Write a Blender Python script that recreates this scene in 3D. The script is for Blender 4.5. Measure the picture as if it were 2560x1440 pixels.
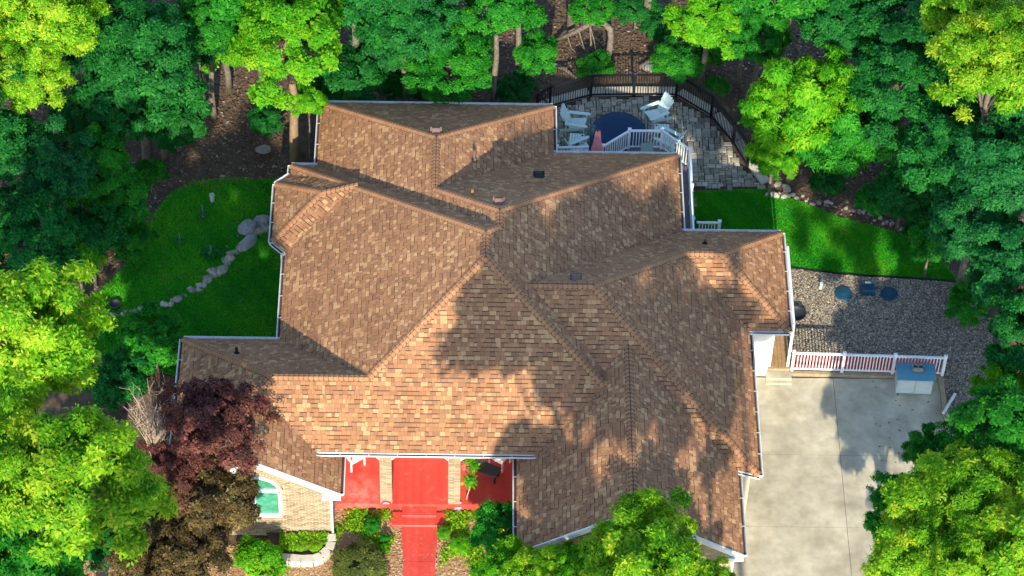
import bpy, bmesh, math, random
import numpy as np
from mathutils import Vector, Matrix

# ------------------------------------------------------------------ scene, camera, sky, sun, exposure
S = bpy.context.scene
for o in list(bpy.data.objects):
    bpy.data.objects.remove(o)
C = S.collection
R = math.radians
FPX, TH, ROLL, YAW, CAMH, ZE = 7108.55, 0.8698, 0.0323, 0.0253, 74.48, 2.75
_cy, _sy = math.cos(YAW), math.sin(YAW)
def _rot(v): return Vector((v[0]*_cy + v[1]*_sy, -v[0]*_sy + v[1]*_cy, v[2]))
_fw = (0, math.cos(TH), -math.sin(TH)); _up = (0, math.sin(TH), math.cos(TH))
_cr, _sr = math.cos(ROLL), math.sin(ROLL)
CAM = _rot((0, -CAMH/math.tan(TH), CAMH)); CAM.z += ZE
_right = _rot((_cr, _up[1]*_sr, _up[2]*_sr)); _upv = _rot((-_sr, _up[1]*_cr, _up[2]*_cr)); _fwv = _rot(_fw)
cam_data = bpy.data.cameras.new('camera'); cam = bpy.data.objects.new('camera', cam_data); C.objects.link(cam)
cam.matrix_world = Matrix((( _right.x, _upv.x, -_fwv.x, CAM.x), (_right.y, _upv.y, -_fwv.y, CAM.y), (_right.z, _upv.z, -_fwv.z, CAM.z), (0, 0, 0, 1)))
cam_data.sensor_width = 36; cam_data.lens = 36*FPX/2560; cam_data.clip_start = 1; cam_data.clip_end = 3000
S.camera = cam

SUN_EL = R(27.0)
W = bpy.data.worlds.new('World'); S.world = W; W.use_nodes = True
wn = W.node_tree.nodes; bg = wn['Background']
sky = wn.new('ShaderNodeTexSky'); sky.sky_type = 'NISHITA'; sky.sun_disc = False
sky.sun_elevation = SUN_EL; sky.sun_rotation = math.pi; sky.altitude = 200; sky.air_density = 1.0; sky.dust_density = 0.3; sky.ozone_density = 1.0
W.node_tree.links.new(sky.outputs[0], bg.inputs[0]); bg.inputs[1].default_value = 0.15
sd = bpy.data.lights.new('sun', 'SUN'); sd.energy = 3.35; sd.angle = R(0.5); sd.color = (1.0, 0.885, 0.68)
sun = bpy.data.objects.new('sun', sd); C.objects.link(sun); sun.rotation_euler = (math.pi/2 - SUN_EL, 0, 0); sun.location = (0, -40, 40)
S.view_settings.view_transform = 'Standard'; S.view_settings.look = 'None'; S.view_settings.gamma = 1
S.view_settings.use_curve_mapping = False; S.view_settings.exposure = 1.42
S.render.engine = 'CYCLES'; S.cycles.max_bounces = 8; S.cycles.transmission_bounces = 4; S.cycles.transparent_max_bounces = 4
S.cycles.use_denoising = True

rng = np.random.default_rng(7); random.seed(7)
def U(px, py, z=0.0):
    """ground plan position of a spot measured in the photograph, at real height z"""
    a, b = px-1280, py-720
    d = _fwv*FPX + _right*a - _upv*b
    t = (z - CAM.z)/d.z
    return (CAM.x + d.x*t, CAM.y + d.y*t)

# ------------------------------------------------------------------ materials
def mat(name, col, rough=0.8, var=0.0, scale=6.0, col2=None, bump=0.0, bscale=40.0, attr=None, ramp=None, detail=4, spec=0.3, coat=0.0, metal=0.0, objvar=0.0, wear=0.0, wscale=.55):
    m = bpy.data.materials.new(name); m.use_nodes = True
    nt = m.node_tree; N = nt.nodes; L = nt.links; b = N['Principled BSDF']
    b.inputs['Roughness'].default_value = rough; b.inputs['Specular IOR Level'].default_value = spec
    b.inputs['Coat Weight'].default_value = coat; b.inputs['Metallic'].default_value = metal
    b.inputs['Base Color'].default_value = (*col, 1)
    tc = N.new('ShaderNodeNewGeometry'); src = tc.outputs['Position']
    out = None
    if attr:
        a = N.new('ShaderNodeAttribute'); a.attribute_name = attr
        r = N.new('ShaderNodeValToRGB'); L.new(a.outputs['Fac'], r.inputs[0])
        e = r.color_ramp.elements
        while len(e) < len(ramp): e.new(0.5)
        for i, (p, c) in enumerate(ramp): e[i].position = p; e[i].color = (*c, 1)
        out = r.outputs[0]
    if col2 is not None or var > 0:
        n = N.new('ShaderNodeTexNoise'); n.inputs['Scale'].default_value = scale; n.inputs['Detail'].default_value = detail; L.new(src, n.inputs['Vector'])
        if col2 is not None:
            r = N.new('ShaderNodeValToRGB'); r.color_ramp.elements[0].position = 0.35; r.color_ramp.elements[1].position = 0.65
            r.color_ramp.elements[0].color = (*col, 1); r.color_ramp.elements[1].color = (*col2, 1); L.new(n.outputs[0], r.inputs[0]); out = r.outputs[0]
        if var > 0:
            n2 = N.new('ShaderNodeTexNoise'); n2.inputs['Scale'].default_value = scale*3.7; n2.inputs['Detail'].default_value = 5; L.new(src, n2.inputs['Vector'])
            mr = N.new('ShaderNodeMapRange'); mr.inputs[1].default_value = 0.25; mr.inputs[2].default_value = 0.75; mr.inputs[3].default_value = 1-var; mr.inputs[4].default_value = 1+var
            L.new(n2.outputs[0], mr.inputs[0])
            mx = N.new('ShaderNodeMix'); mx.data_type = 'RGBA'; mx.blend_type = 'MULTIPLY'; mx.inputs[0].default_value = 1
            if out is None: mx.inputs[6].default_value = (*col, 1)
            else: L.new(out, mx.inputs[6])
            cmb = N.new('ShaderNodeCombineColor'); [L.new(mr.outputs[0], cmb.inputs[i]) for i in range(3)]
            L.new(cmb.outputs[0], mx.inputs[7]); out = mx.outputs[2]
    if wear > 0:      # broad weathering, stains and fading
        w1 = N.new('ShaderNodeTexNoise'); w1.inputs['Scale'].default_value = wscale; w1.inputs['Detail'].default_value = 7; w1.inputs['Roughness'].default_value = .65; L.new(src, w1.inputs['Vector'])
        mr = N.new('ShaderNodeMapRange'); mr.inputs[1].default_value = .3; mr.inputs[2].default_value = .7; mr.inputs[3].default_value = 1-wear; mr.inputs[4].default_value = 1+wear; L.new(w1.outputs[0], mr.inputs[0])
        mx = N.new('ShaderNodeMix'); mx.data_type = 'RGBA'; mx.blend_type = 'MULTIPLY'; mx.inputs[0].default_value = 1
        if out is None: mx.inputs[6].default_value = (*col, 1)
        else: L.new(out, mx.inputs[6])
        cmb = N.new('ShaderNodeCombineColor'); [L.new(mr.outputs[0], cmb.inputs[i]) for i in range(3)]
        L.new(cmb.outputs[0], mx.inputs[7]); out = mx.outputs[2]
    if objvar > 0:
        oi = N.new('ShaderNodeObjectInfo'); hs = N.new('ShaderNodeHueSaturation')
        mr = N.new('ShaderNodeMapRange'); mr.inputs[3].default_value = 1-objvar; mr.inputs[4].default_value = 1+objvar
        L.new(oi.outputs['Random'], mr.inputs[0]); L.new(mr.outputs[0], hs.inputs['Value'])
        if out is None: hs.inputs['Color'].default_value = (*col, 1)
        else: L.new(out, hs.inputs['Color'])
        out = hs.outputs[0]
    if out is not None: L.new(out, b.inputs['Base Color'])
    if bump > 0:
        n = N.new('ShaderNodeTexNoise'); n.inputs['Scale'].default_value = bscale; n.inputs['Detail'].default_value = 5; L.new(src, n.inputs['Vector'])
        bp = N.new('ShaderNodeBump'); bp.inputs['Strength'].default_value = bump; bp.inputs['Distance'].default_value = 0.03
        L.new(n.outputs[0], bp.inputs['Height']); L.new(bp.outputs[0], b.inputs['Normal'])
    return m

def leafmat(name, dark, mid, tip, trans=0.45):
    m = bpy.data.materials.new(name); m.use_nodes = True
    nt = m.node_tree; N = nt.nodes; L = nt.links; b = N['Principled BSDF']; outn = N['Material Output']
    a = N.new('ShaderNodeAttribute'); a.attribute_name = 'tone'
    r = N.new('ShaderNodeValToRGB'); L.new(a.outputs['Fac'], r.inputs[0])
    e = r.color_ramp.elements; e.new(0.5)
    for i, (p, c) in enumerate(((0.05, dark), (0.5, mid), (0.97, tip))): e[i].position = p; e[i].color = (*c, 1)
    oi = N.new('ShaderNodeObjectInfo'); hs = N.new('ShaderNodeHueSaturation')
    mr = N.new('ShaderNodeMapRange'); mr.inputs[3].default_value = 0.9; mr.inputs[4].default_value = 1.12
    L.new(oi.outputs['Random'], mr.inputs[0]); L.new(mr.outputs[0], hs.inputs['Value']); L.new(r.outputs[0], hs.inputs['Color'])
    L.new(hs.outputs[0], b.inputs['Base Color']); b.inputs['Roughness'].default_value = 0.6; b.inputs['Specular IOR Level'].default_value = 0.15
    t = N.new('ShaderNodeBsdfTranslucent')
    h2 = N.new('ShaderNodeHueSaturation'); h2.inputs['Saturation'].default_value = 1.1; h2.inputs['Value'].default_value = 1.25; h2.inputs['Hue'].default_value = 0.485
    L.new(hs.outputs[0], h2.inputs['Color']); L.new(h2.outputs[0], t.inputs['Color'])
    mx = N.new('ShaderNodeMixShader'); mx.inputs[0].default_value = trans
    L.new(b.outputs[0], mx.inputs[1]); L.new(t.outputs[0], mx.inputs[2]); L.new(mx.outputs[0], outn.inputs[0])
    return m

M = {}
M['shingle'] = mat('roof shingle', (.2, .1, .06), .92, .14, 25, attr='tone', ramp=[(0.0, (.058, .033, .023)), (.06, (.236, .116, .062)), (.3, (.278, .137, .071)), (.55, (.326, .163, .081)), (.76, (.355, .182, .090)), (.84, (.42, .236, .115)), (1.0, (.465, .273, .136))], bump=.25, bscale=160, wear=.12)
M['underlay'] = mat('dark roof underlayer', (.035, .024, .02), .95)
M['white'] = mat('white painted metal', (.68, .69, .70), .5, .08, 3, wear=.1, wscale=2)
M['siding'] = mat('white siding', (.82, .82, .82), .6, .03, 2)
M['guttermuck'] = mat('leaf muck in gutter', (.07, .04, .025), .95, .4, 30)
M['brick'] = mat('tan brick', (.4, .3, .2), .9, .15, 20, attr='tone', ramp=[(0, (.19, .14, .088)), (.5, (.29, .225, .148)), (1, (.40, .32, .22))], bump=.2)
M['mortar'] = mat('pale mortar', (.44, .39, .30), .95, .1, 30)
M['red'] = mat('red painted concrete', (.60, .062, .046), .5, .10, 1.3, bump=.05)
M['redfloor'] = mat('red porch paint', (.60, .062, .046), .42, .10, 1.3, bump=.05)
M['concrete'] = mat('driveway concrete', (.365, .325, .235), .9, .12, 1.1, col2=(.47, .425, .32), bump=.1, bscale=60, wear=.22, wscale=.8)
M['curb'] = mat('timber curb', (.36, .28, .18), .85, .25, 5, col2=(.27, .22, .15))
M['joint'] = mat('dark joint', (.06, .055, .05), .95)
M['boards'] = mat('tan boardwalk', (.38, .24, .115), .8, .28, 7, col2=(.30, .185, .09))
M['deckboard'] = mat('grey deck board', (.16, .15, .17), .75, .2, 5, objvar=.12)
M['vinyl'] = mat('white vinyl', (.74, .76, .78), .4, .04, 2, wear=.06, wscale=3)
M['black'] = mat('black metal', (.012, .013, .016), .4)
M['paver'] = mat('stone paver', (.33, .31, .26), .9, .22, 9, attr='tone', ramp=[(0, (.15, .14, .115)), (.35, (.30, .275, .215)), (.7, (.41, .375, .295)), (1, (.52, .475, .38))], bump=.5, bscale=28)
M['joint_soil'] = mat('paver joint soil', (.05, .045, .03), .98, .4, 12)
M['cap'] = mat('cast stone coping', (.50, .46, .38), .9, .15, 5, objvar=.1)
M['navy'] = mat('navy cover', (.004, .035, .10), .65, .12, 2, bump=.05, bscale=15)
M['navylid'] = mat('dark teal plastic', (.008, .055, .095), .55, .08, 3)
M['poly'] = mat('pale poly lumber', (.62, .76, .74), .5, .04, 4)
M['umbred'] = mat('red canvas', (.62, .018, .03), .8, .12, 4)
M['umbpink'] = mat('faded pink canvas', (.72, .25, .28), .8, .12, 4)
M['grill'] = mat('grey green cover', (.20, .26, .24), .7, .1, 4)
M['shedlid'] = mat('teal shed lid', (.075, .235, .32), .55, .12, 3)
M['shedbody'] = mat('pale shed resin', (.47, .53, .53), .6, .06, 3)
M['block'] = mat('concrete block', (.25, .25, .22), .95, .15, 20)
M['hole'] = mat('dark hollow', (.01, .01, .01), .95)
M['pane'] = mat('green tinted glass', (.06, .26, .17), .15, .25, 1.5, spec=.6, wear=.3, wscale=1.5)
M['blind'] = mat('pale blind', (.45, .62, .52), .5, .05, 3)
M['stone'] = mat('field stone', (.30, .27, .23), .92, .3, 6, objvar=.25, bump=.6, bscale=12)
M['boulder'] = mat('pale boulder', (.24, .25, .25), .92, .3, 4, objvar=.1, bump=.8, bscale=8)
M['soil'] = mat('bare brown soil', (.09, .06, .04), .98, .35, 8)
M['forest'] = mat('forest floor', (.075, .05, .034), .98, .35, 1.6, col2=(.12, .083, .056), bump=.6, bscale=14)
M['litter'] = mat('leaf litter', (.15, .09, .05), .9, attr='tone', ramp=[(0, (.055, .036, .024)), (.5, (.14, .088, .055)), (.85, (.24, .165, .105)), (1, (.44, .37, .28))])
M['lawn'] = mat('lawn soil and thatch', (.016, .15, .012), .95, .35, 3, col2=(.034, .22, .016), bump=.5, bscale=30)
M['grass'] = leafmat('grass blades', (.016, .25, .016), (.040, .42, .020), (.16, .50, .02), .4)
M['mulch'] = mat('straw mulch', (.42, .25, .13), .95, .35, 9, col2=(.34, .20, .10), bump=.7, bscale=30)
M['chips'] = mat('mulch chips', (.4, .25, .12), .95, attr='tone', ramp=[(0, (.24, .12, .06)), (.5, (.48, .30, .155)), (1, (.70, .54, .36))])
M['gravelbed'] = mat('gravel bed', (.11, .10, .09), .98, .3, 10)
M['gravel'] = mat('river gravel', (.3, .28, .25), .85, attr='tone', ramp=[(0, (.10, .08, .06)), (.45, (.26, .215, .16)), (.8, (.40, .34, .255)), (1, (.66, .59, .47))])
M['bark'] = mat('grey bark', (.115, .095, .075), .95, .35, 9, col2=(.19, .165, .135), bump=.8, bscale=22)
M['barklit'] = mat('sunlit tan bark', (.27, .18, .105), .95, .3, 9, col2=(.20, .14, .09), bump=.8, bscale=22)  # lit copy of the bark: sunlight put into a warmer, lighter colour
M['twig'] = mat('pale bare twig', (.40, .31, .25), .9)
M['darkpot'] = mat('dark plastic pot', (.02, .025, .032), .5)
M['mat_dark'] = mat('charcoal bench pad', (.055, .062, .07), .75, .1, 6)
M['plaque'] = mat('mauve plaque', (.30, .27, .38), .7, .2, 20)
M['orange'] = mat('copper vent', (.35, .17, .06), .6)
M['ventbrown'] = mat('brown vent', (.17, .10, .085), .6)
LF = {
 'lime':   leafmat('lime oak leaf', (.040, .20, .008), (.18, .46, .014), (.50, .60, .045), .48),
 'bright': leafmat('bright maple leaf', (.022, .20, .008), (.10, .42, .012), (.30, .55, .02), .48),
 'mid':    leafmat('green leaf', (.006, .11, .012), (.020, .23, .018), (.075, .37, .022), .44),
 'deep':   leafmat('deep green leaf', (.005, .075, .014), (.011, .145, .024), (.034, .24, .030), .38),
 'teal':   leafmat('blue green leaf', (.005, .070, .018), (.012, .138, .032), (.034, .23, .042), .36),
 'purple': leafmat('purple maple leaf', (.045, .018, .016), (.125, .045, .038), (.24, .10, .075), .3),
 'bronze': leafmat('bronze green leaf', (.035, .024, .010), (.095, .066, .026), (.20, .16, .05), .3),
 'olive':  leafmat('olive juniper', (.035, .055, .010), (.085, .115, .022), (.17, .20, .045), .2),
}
def redmat(name, chalk):
    m = mat(name, (.56, .050, .036), .5, .10, 1.3, bump=.06, wear=.16, wscale=.9); nt = m.node_tree; N = nt.nodes; L = nt.links; b = N['Principled BSDF']
    src = b.inputs['Base Color'].links[0].from_socket; g = N.new('ShaderNodeNewGeometry')
    # roller bands and scuffed, faded paint
    sp = N.new('ShaderNodeSeparateXYZ'); L.new(g.outputs['Position'], sp.inputs[0]); wv = N.new('ShaderNodeTexNoise'); wv.noise_dimensions = '1D'; wv.inputs['Scale'].default_value = 2.2; wv.inputs['Detail'].default_value = 1; L.new(sp.outputs['X'], wv.inputs['W'])
    mr = N.new('ShaderNodeMapRange'); mr.inputs[1].default_value = .35; mr.inputs[2].default_value = .65; mr.inputs[3].default_value = .0; mr.inputs[4].default_value = .10; L.new(wv.outputs[0], mr.inputs[0])
    m1 = N.new('ShaderNodeMix'); m1.data_type = 'RGBA'; L.new(mr.outputs[0], m1.inputs[0]); L.new(src, m1.inputs[6]); m1.inputs[7].default_value = (.85, .30, .24, 1); out = m1.outputs[2]
    n = N.new('ShaderNodeTexNoise'); n.inputs['Scale'].default_value = 3.5; n.inputs['Detail'].default_value = 9; n.inputs['Roughness'].default_value = .7; L.new(g.outputs['Position'], n.inputs['Vector'])
    r2 = N.new('ShaderNodeMapRange'); r2.inputs[1].default_value = .56; r2.inputs[2].default_value = .78; r2.inputs[3].default_value = 0; r2.inputs[4].default_value = .35; L.new(n.outputs[0], r2.inputs[0]); fac = r2.outputs[0]
    if chalk:
        d = N.new('ShaderNodeVectorMath'); d.operation = 'DISTANCE'; L.new(g.outputs['Position'], d.inputs[0]); d.inputs[1].default_value = (-5.0, -7.0, .35)
        r3 = N.new('ShaderNodeMapRange'); r3.inputs[1].default_value = .95; r3.inputs[2].default_value = .1; r3.inputs[3].default_value = 0; r3.inputs[4].default_value = 1.0; L.new(d.outputs['Value'], r3.inputs[0])
        r4 = N.new('ShaderNodeMapRange'); r4.inputs[1].default_value = .36; r4.inputs[2].default_value = .64; r4.inputs[3].default_value = 0; r4.inputs[4].default_value = .75; L.new(n.outputs[0], r4.inputs[0])
        mm = N.new('ShaderNodeMath'); mm.operation = 'MULTIPLY'; L.new(r3.outputs[0], mm.inputs[0]); L.new(r4.outputs[0], mm.inputs[1]); m3 = N.new('ShaderNodeMath'); m3.operation = 'MAXIMUM'; L.new(mm.outputs[0], m3.inputs[0]); L.new(fac, m3.inputs[1]); fac = m3.outputs[0]
    m2 = N.new('ShaderNodeMix'); m2.data_type = 'RGBA'; L.new(fac, m2.inputs[0]); L.new(out, m2.inputs[6]); m2.inputs[7].default_value = (.74, .36, .31, 1); L.new(m2.outputs[2], b.inputs['Base Color']); return m
M['red'] = redmat('red painted concrete', False); M['redfloor'] = redmat('red porch paint', True)

# ------------------------------------------------------------------ object helpers
def link(name, me, parent=None, loc=None):
    o = bpy.data.objects.new(name, me); C.objects.link(o)
    if parent is not None: o.parent = parent
    if loc is not None: o.location = loc
    return o
def pymesh(name, verts, faces, m=None, smooth=False):
    me = bpy.data.meshes.new(name); me.from_pydata([tuple(map(float, v)) for v in verts], [], faces)
    for x in (m if isinstance(m, (list, tuple)) else [m]):
        if x is not None: me.materials.append(x)
    if smooth: me.polygons.foreach_set('use_smooth', [True]*len(me.polygons))
    me.update(); return me
def empty(name, loc, rz=0.0):
    o = bpy.data.objects.new(name, None); C.objects.link(o); o.location = loc; o.rotation_euler.z = rz; o.empty_display_size = .3
    return o
def tag(o, label=None, cat=None, group=None, kind=None):
    if label: o['label'] = label
    if cat: o['category'] = cat
    if group: o['group'] = group
    if kind: o['kind'] = kind
    return o
def tone_attr(me, vals, domain='FACE'):
    a = me.attributes.new('tone', 'FLOAT', domain); a.data.foreach_set('value', np.asarray(vals, dtype=np.float32))
class MB:
    """collects simple shapes; build() links them as ONE mesh object"""
    def __init__(s): s.v = []; s.f = []; s.mi = []; s.tone = []
    def add(s, vs, fs, mi=0, tone=0.5):
        n = len(s.v); s.v += [tuple(v) for v in vs]; s.f += [tuple(i+n for i in f) for f in fs]; s.mi += [mi]*len(fs); s.tone += [tone]*len(fs)
    def box(s, c, d, rz=0, mi=0, tone=.5, ch=0.0):
        x, y, z = d[0]/2, d[1]/2, d[2]/2; ca, sa = math.cos(rz), math.sin(rz)
        if ch <= 0:
            p = [(i*x, j*y, k*z) for k in (-1, 1) for i, j in ((-1, -1), (1, -1), (1, 1), (-1, 1))]
            f = [(3, 2, 1, 0), (4, 5, 6, 7), (0, 1, 5, 4), (1, 2, 6, 5), (2, 3, 7, 6), (3, 0, 4, 7)]
        else:
            q = ((-1, -1), (1, -1), (1, 1), (-1, 1))
            p = [(i*x, j*y, -z) for i, j in q] + [(i*x, j*y, z-ch) for i, j in q] + [(i*(x-ch), j*(y-ch), z) for i, j in q]
            f = [(3, 2, 1, 0), (8, 9, 10, 11)] + [(k, (k+1) % 4, 4+(k+1) % 4, 4+k) for k in range(4)] + [(4+k, 4+(k+1) % 4, 8+(k+1) % 4, 8+k) for k in range(4)]
        s.add([(c[0]+a*ca-b*sa, c[1]+a*sa+b*ca, c[2]+e) for a, b, e in p], f, mi, tone); return s
    def beam(s, p, q, w, h, mi=0, tone=.5, up=(0, 0, 1)):
        p = Vector(p); q = Vector(q); d = (q-p).normalized(); u = Vector(up)
        e = d.cross(u)
        if e.length < 1e-4: e = d.cross(Vector((1, 0, 0)))
        e.normalize(); n = e.cross(d)
        vs = [b + e*i*w/2 + n*j*h/2 for b in (p, q) for i, j in ((-1, -1), (1, -1), (1, 1), (-1, 1))]
        s.add(vs, [(0, 1, 2, 3), (7, 6, 5, 4), (0, 4, 5, 1), (1, 5, 6, 2), (2, 6, 7, 3), (3, 7, 4, 0)], mi, tone); return s
    def tube(s, pts, rad, n=8, mi=0, tone=.5, cap=True):
        pts = [Vector(p) for p in pts]; base = len(s.v); rings = []; vs = []; fs = []
        for i, p in enumerate(pts):
            d = (pts[min(i+1, len(pts)-1)] - pts[max(i-1, 0)]).normalized()
            a = d.cross(Vector((0.31, 0.17, .93)) if abs(d.z) < .9 else Vector((1, 0.1, 0))).normalized(); b = d.cross(a)
            r = rad[i] if isinstance(rad, (list, tuple)) else rad
            vs += [p + (a*math.cos(k*2*math.pi/n) + b*math.sin(k*2*math.pi/n))*r for k in range(n)]
        for i in range(len(pts)-1):
            fs += [(i*n+k, i*n+(k+1) % n, (i+1)*n+(k+1) % n, (i+1)*n+k) for k in range(n)]
        if cap: fs += [tuple(range(n-1, -1, -1)), tuple((len(pts)-1)*n+k for k in range(n))]
        s.add(vs, fs, mi, tone); return s
    def lathe(s, c, prof, n=24, mi=0, tone=.5, sx=1, sy=1):
        vs = [(c[0]+r*sx*math.cos(k*2*math.pi/n), c[1]+r*sy*math.sin(k*2*math.pi/n), c[2]+z) for r, z in prof for k in range(n)]
        fs = [(i*n+k, i*n+(k+1) % n, (i+1)*n+(k+1) % n, (i+1)*n+k) for i in range(len(prof)-1) for k in range(n)]
        fs += [tuple((len(prof)-1)*n+k for k in range(n))]
        s.add(vs, fs, mi, tone); return s
    def build(s, name, m, parent=None, tone=False, smooth=False, loc=None):
        me = pymesh(name, s.v, s.f, m, smooth)
        if any(s.mi): me.polygons.foreach_set('material_index', s.mi)
        if tone: tone_attr(me, s.tone)
        return link(name, me, parent, loc)
def poly_sheet(name, pts, z, m, h=None, parent=None):
    """flat sheet (or slab of thickness h) with the plan outline pts"""
    bm = bmesh.new(); vs = [bm.verts.new((p[0], p[1], z)) for p in pts]; f = bm.faces.new(vs)
    bm.normal_update()
    if f.normal.z < 0: f.normal_flip()
    if h:
        r = bmesh.ops.extrude_face_region(bm, geom=[f]); nv = [v for v in r['geom'] if isinstance(v, bmesh.types.BMVert)]
        bmesh.ops.translate(bm, verts=nv, vec=(0, 0, h))
    bmesh.ops.recalc_face_normals(bm, faces=bm.faces) if h else None
    bmesh.ops.triangulate(bm, faces=[x for x in bm.faces if len(x.verts) > 4])
    me = bpy.data.meshes.new(name); bm.to_mesh(me); bm.free(); me.materials.append(m)
    return link(name, me, parent)
def inside(x, y, P):
    x = np.asarray(x); y = np.asarray(y); r = np.zeros(x.shape, bool); n = len(P)
    for i in range(n):
        x1, y1 = P[i]; x2, y2 = P[(i+1) % n]
        c = ((y1 > y) != (y2 > y)) & (x < (x2-x1)*(y-y1)/((y2-y1) or 1e-9) + x1); r ^= c
    return r
def scatter(P, n):
    xs = [p[0] for p in P]; ys = [p[1] for p in P]
    x = rng.uniform(min(xs), max(xs), n*3); y = rng.uniform(min(ys), max(ys), n*3); k = inside(x, y, P)
    return x[k][:n], y[k][:n]
def quadmesh(name, V, tone, m):
    """V: (n,4,3) quads -> one mesh, tone per face"""
    n = len(V); me = bpy.data.meshes.new(name); me.vertices.add(n*4); me.loops.add(n*4); me.polygons.add(n)
    me.vertices.foreach_set('co', V.reshape(-1).astype(np.float32)); me.loops.foreach_set('vertex_index', np.arange(n*4, dtype=np.int32))
    me.polygons.foreach_set('loop_start', np.arange(0, n*4, 4, dtype=np.int32)); me.polygons.foreach_set('loop_total', np.full(n, 4, dtype=np.int32))
    me.update(); tone_attr(me, tone); me.materials.append(m); return me

# ------------------------------------------------------------------ the setting: ground, lawns, gravel, paving
def struct(o): return tag(o, kind='structure')
struct(poly_sheet('ground', [(-400, -400), (400, -400), (400, 400), (-400, 400)], -0.03, M['forest']))
PX = lambda L, z=0.0: [U(a, b, z) for a, b in L]
LAWN_L = PX([(720, 860), (720, 448), (640, 450), (560, 446), (490, 455), (430, 480), (390, 530), (350, 620), (290, 690), (240, 735), (170, 790), (190, 870), (300, 900), (470, 950), (560, 900)])
LAWN_R = PX([(1700, 482), (1920, 474), (1990, 502), (2100, 545), (2250, 585), (2330, 625), (2400, 706), (2250, 694), (2100, 684), (1965, 669), (1700, 640)])
GRAVEL = PX([(1940, 655), (1968, 671), (2100, 686), (2250, 696), (2390, 706), (2440, 740), (2480, 800), (2480, 900), (2450, 1000), (2420, 1075), (2362, 1050), (2352, 944), (2150, 926), (1960, 900)])
MULCH = [(-11.2, -9.2), (-5.95, -8.6), (-5.9, -7.38), (.4, -7.3), (.4, -11.2), (.0, -15), (-14, -15), (-14, -9.6)]
struct(poly_sheet('lawn', LAWN_L, 0.0, M['lawn'])); struct(poly_sheet('lawn', LAWN_R, 0.0, M['lawn']))
struct(poly_sheet('front_lawn', [(-60, -15), (.2, -15), (.2, -70), (-60, -70)], -.004, M['lawn']))
struct(poly_sheet('gravel_bed', GRAVEL, 0.004, M['gravelbed'])); struct(poly_sheet('mulch_bed', MULCH, 0.0, M['mulch']))

def blades(name, P, n, h, label, m, dens=None):
    x, y = scatter(P, n); n = len(x); a = rng.uniform(0, 2*math.pi, n); hh = h*rng.uniform(.5, 1.2, n); w = .011*rng.uniform(.7, 1.4, n)
    lean = rng.normal(0, .6, (n, 2))*hh[:, None]; dx, dy = np.cos(a)*w, np.sin(a)*w
    V = np.zeros((n, 4, 3)); V[:, 0] = np.stack([x-dx, y-dy, 0*x], 1); V[:, 1] = np.stack([x+dx, y+dy, 0*x], 1)
    V[:, 2] = np.stack([x+dx*.4+lean[:, 0], y+dy*.4+lean[:, 1], hh], 1); V[:, 3] = np.stack([x-dx*.4+lean[:, 0], y-dy*.4+lean[:, 1], hh], 1)
    pt = .45 + .45*np.sin(x*1.3+1.3*np.sin(y*.9)) * np.sin(y*1.5+x*.5+.8*np.sin(x*2.3)) + .12*np.sin((x*.8+y*.6)*9)
    t = np.clip(pt*.55 + rng.uniform(0, .5, n) + (rng.random(n) < .05)*.3, 0, 1)
    return tag(link(name, quadmesh(name, V, t, m)), label, 'grass', kind='stuff')
blades('grass', LAWN_L, 90000, .075, 'shaded mown grass on the lawn left of the house', M['grass'])
blades('grass', LAWN_R, 80000, .075, 'mown grass between patio and gravel right of the house', M['grass'])

def edge_jitter(P, n, j=.12):
    out = []
    for i in range(len(P)):
        (x1, y1), (x2, y2) = P[i], P[(i+1) % len(P)]; k = max(1, int(math.hypot(x2-x1, y2-y1)/n))
        out += [(x1+(x2-x1)*q/k+random.gauss(0, j)*(q > 0), y1+(y2-y1)*q/k+random.gauss(0, j)*(q > 0)) for q in range(k)]
    return out
def flakes(name, P, n, size, m, label, cat, zmax=.03, avoid=None):
    x, y = scatter(P, n); n = len(x); a = rng.uniform(0, 6.28, n); s = size*rng.uniform(.5, 1.3, n); r = .55
    ca, sa = np.cos(a)*s, np.sin(a)*s; z = rng.uniform(.004, zmax, n); t = rng.normal(0, .3, (n, 2))
    V = np.zeros((n, 4, 3))
    for k, (i, j) in enumerate(((-1, 0), (0, -r), (1, 0), (0, r))):
        V[:, k] = np.stack([x+ca*i-sa*j, y+sa*i+ca*j, z+np.abs(i*t[:, 0]+j*t[:, 1])*s], 1)
    tone = np.clip(rng.beta(2, 2.6, n) + (rng.random(n) < .04)*.5, 0, 1)
    return tag(link(name, quadmesh(name, V, tone, m)), label, cat, kind='stuff')
WOODS = PX([(-100, -60), (2660, -60), (2660, 640), (2350, 625), (2250, 585), (2100, 545), (1990, 500), (1930, 440), (1780, 190), (1380, 190), (1380, 250), (720, 250), (720, 446), (430, 475), (240, 735), (-100, 900)])
flakes('leaf_litter', WOODS, 60000, .065, M['litter'], 'brown fallen leaves covering the shaded forest floor', 'leaf litter', .05)
flakes('lawn_leaves', LAWN_L, 500, .05, M['litter'], 'stray dry leaves on the left lawn', 'leaves', .06)
flakes('lawn_leaves', LAWN_R, 260, .05, M['litter'], 'stray dry leaves on the right lawn', 'leaves', .06)
flakes('gravel_leaves', GRAVEL, 420, .05, M['litter'], 'stray brown leaves drifted on the gravel', 'leaves', .06)
flakes('driveway_leaves', [(12.2, -1.7), (14.8, -1.7), (14.8, -4.5), (14.3, -11), (12.4, -11)], 130, .045, M['litter'], 'a few dry leaves along the shaded side of the driveway', 'leaves', .07)
flakes('mulch_chips', MULCH, 30000, .05, M['chips'], 'tan straw and bark chips on the front beds', 'mulch')

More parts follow.
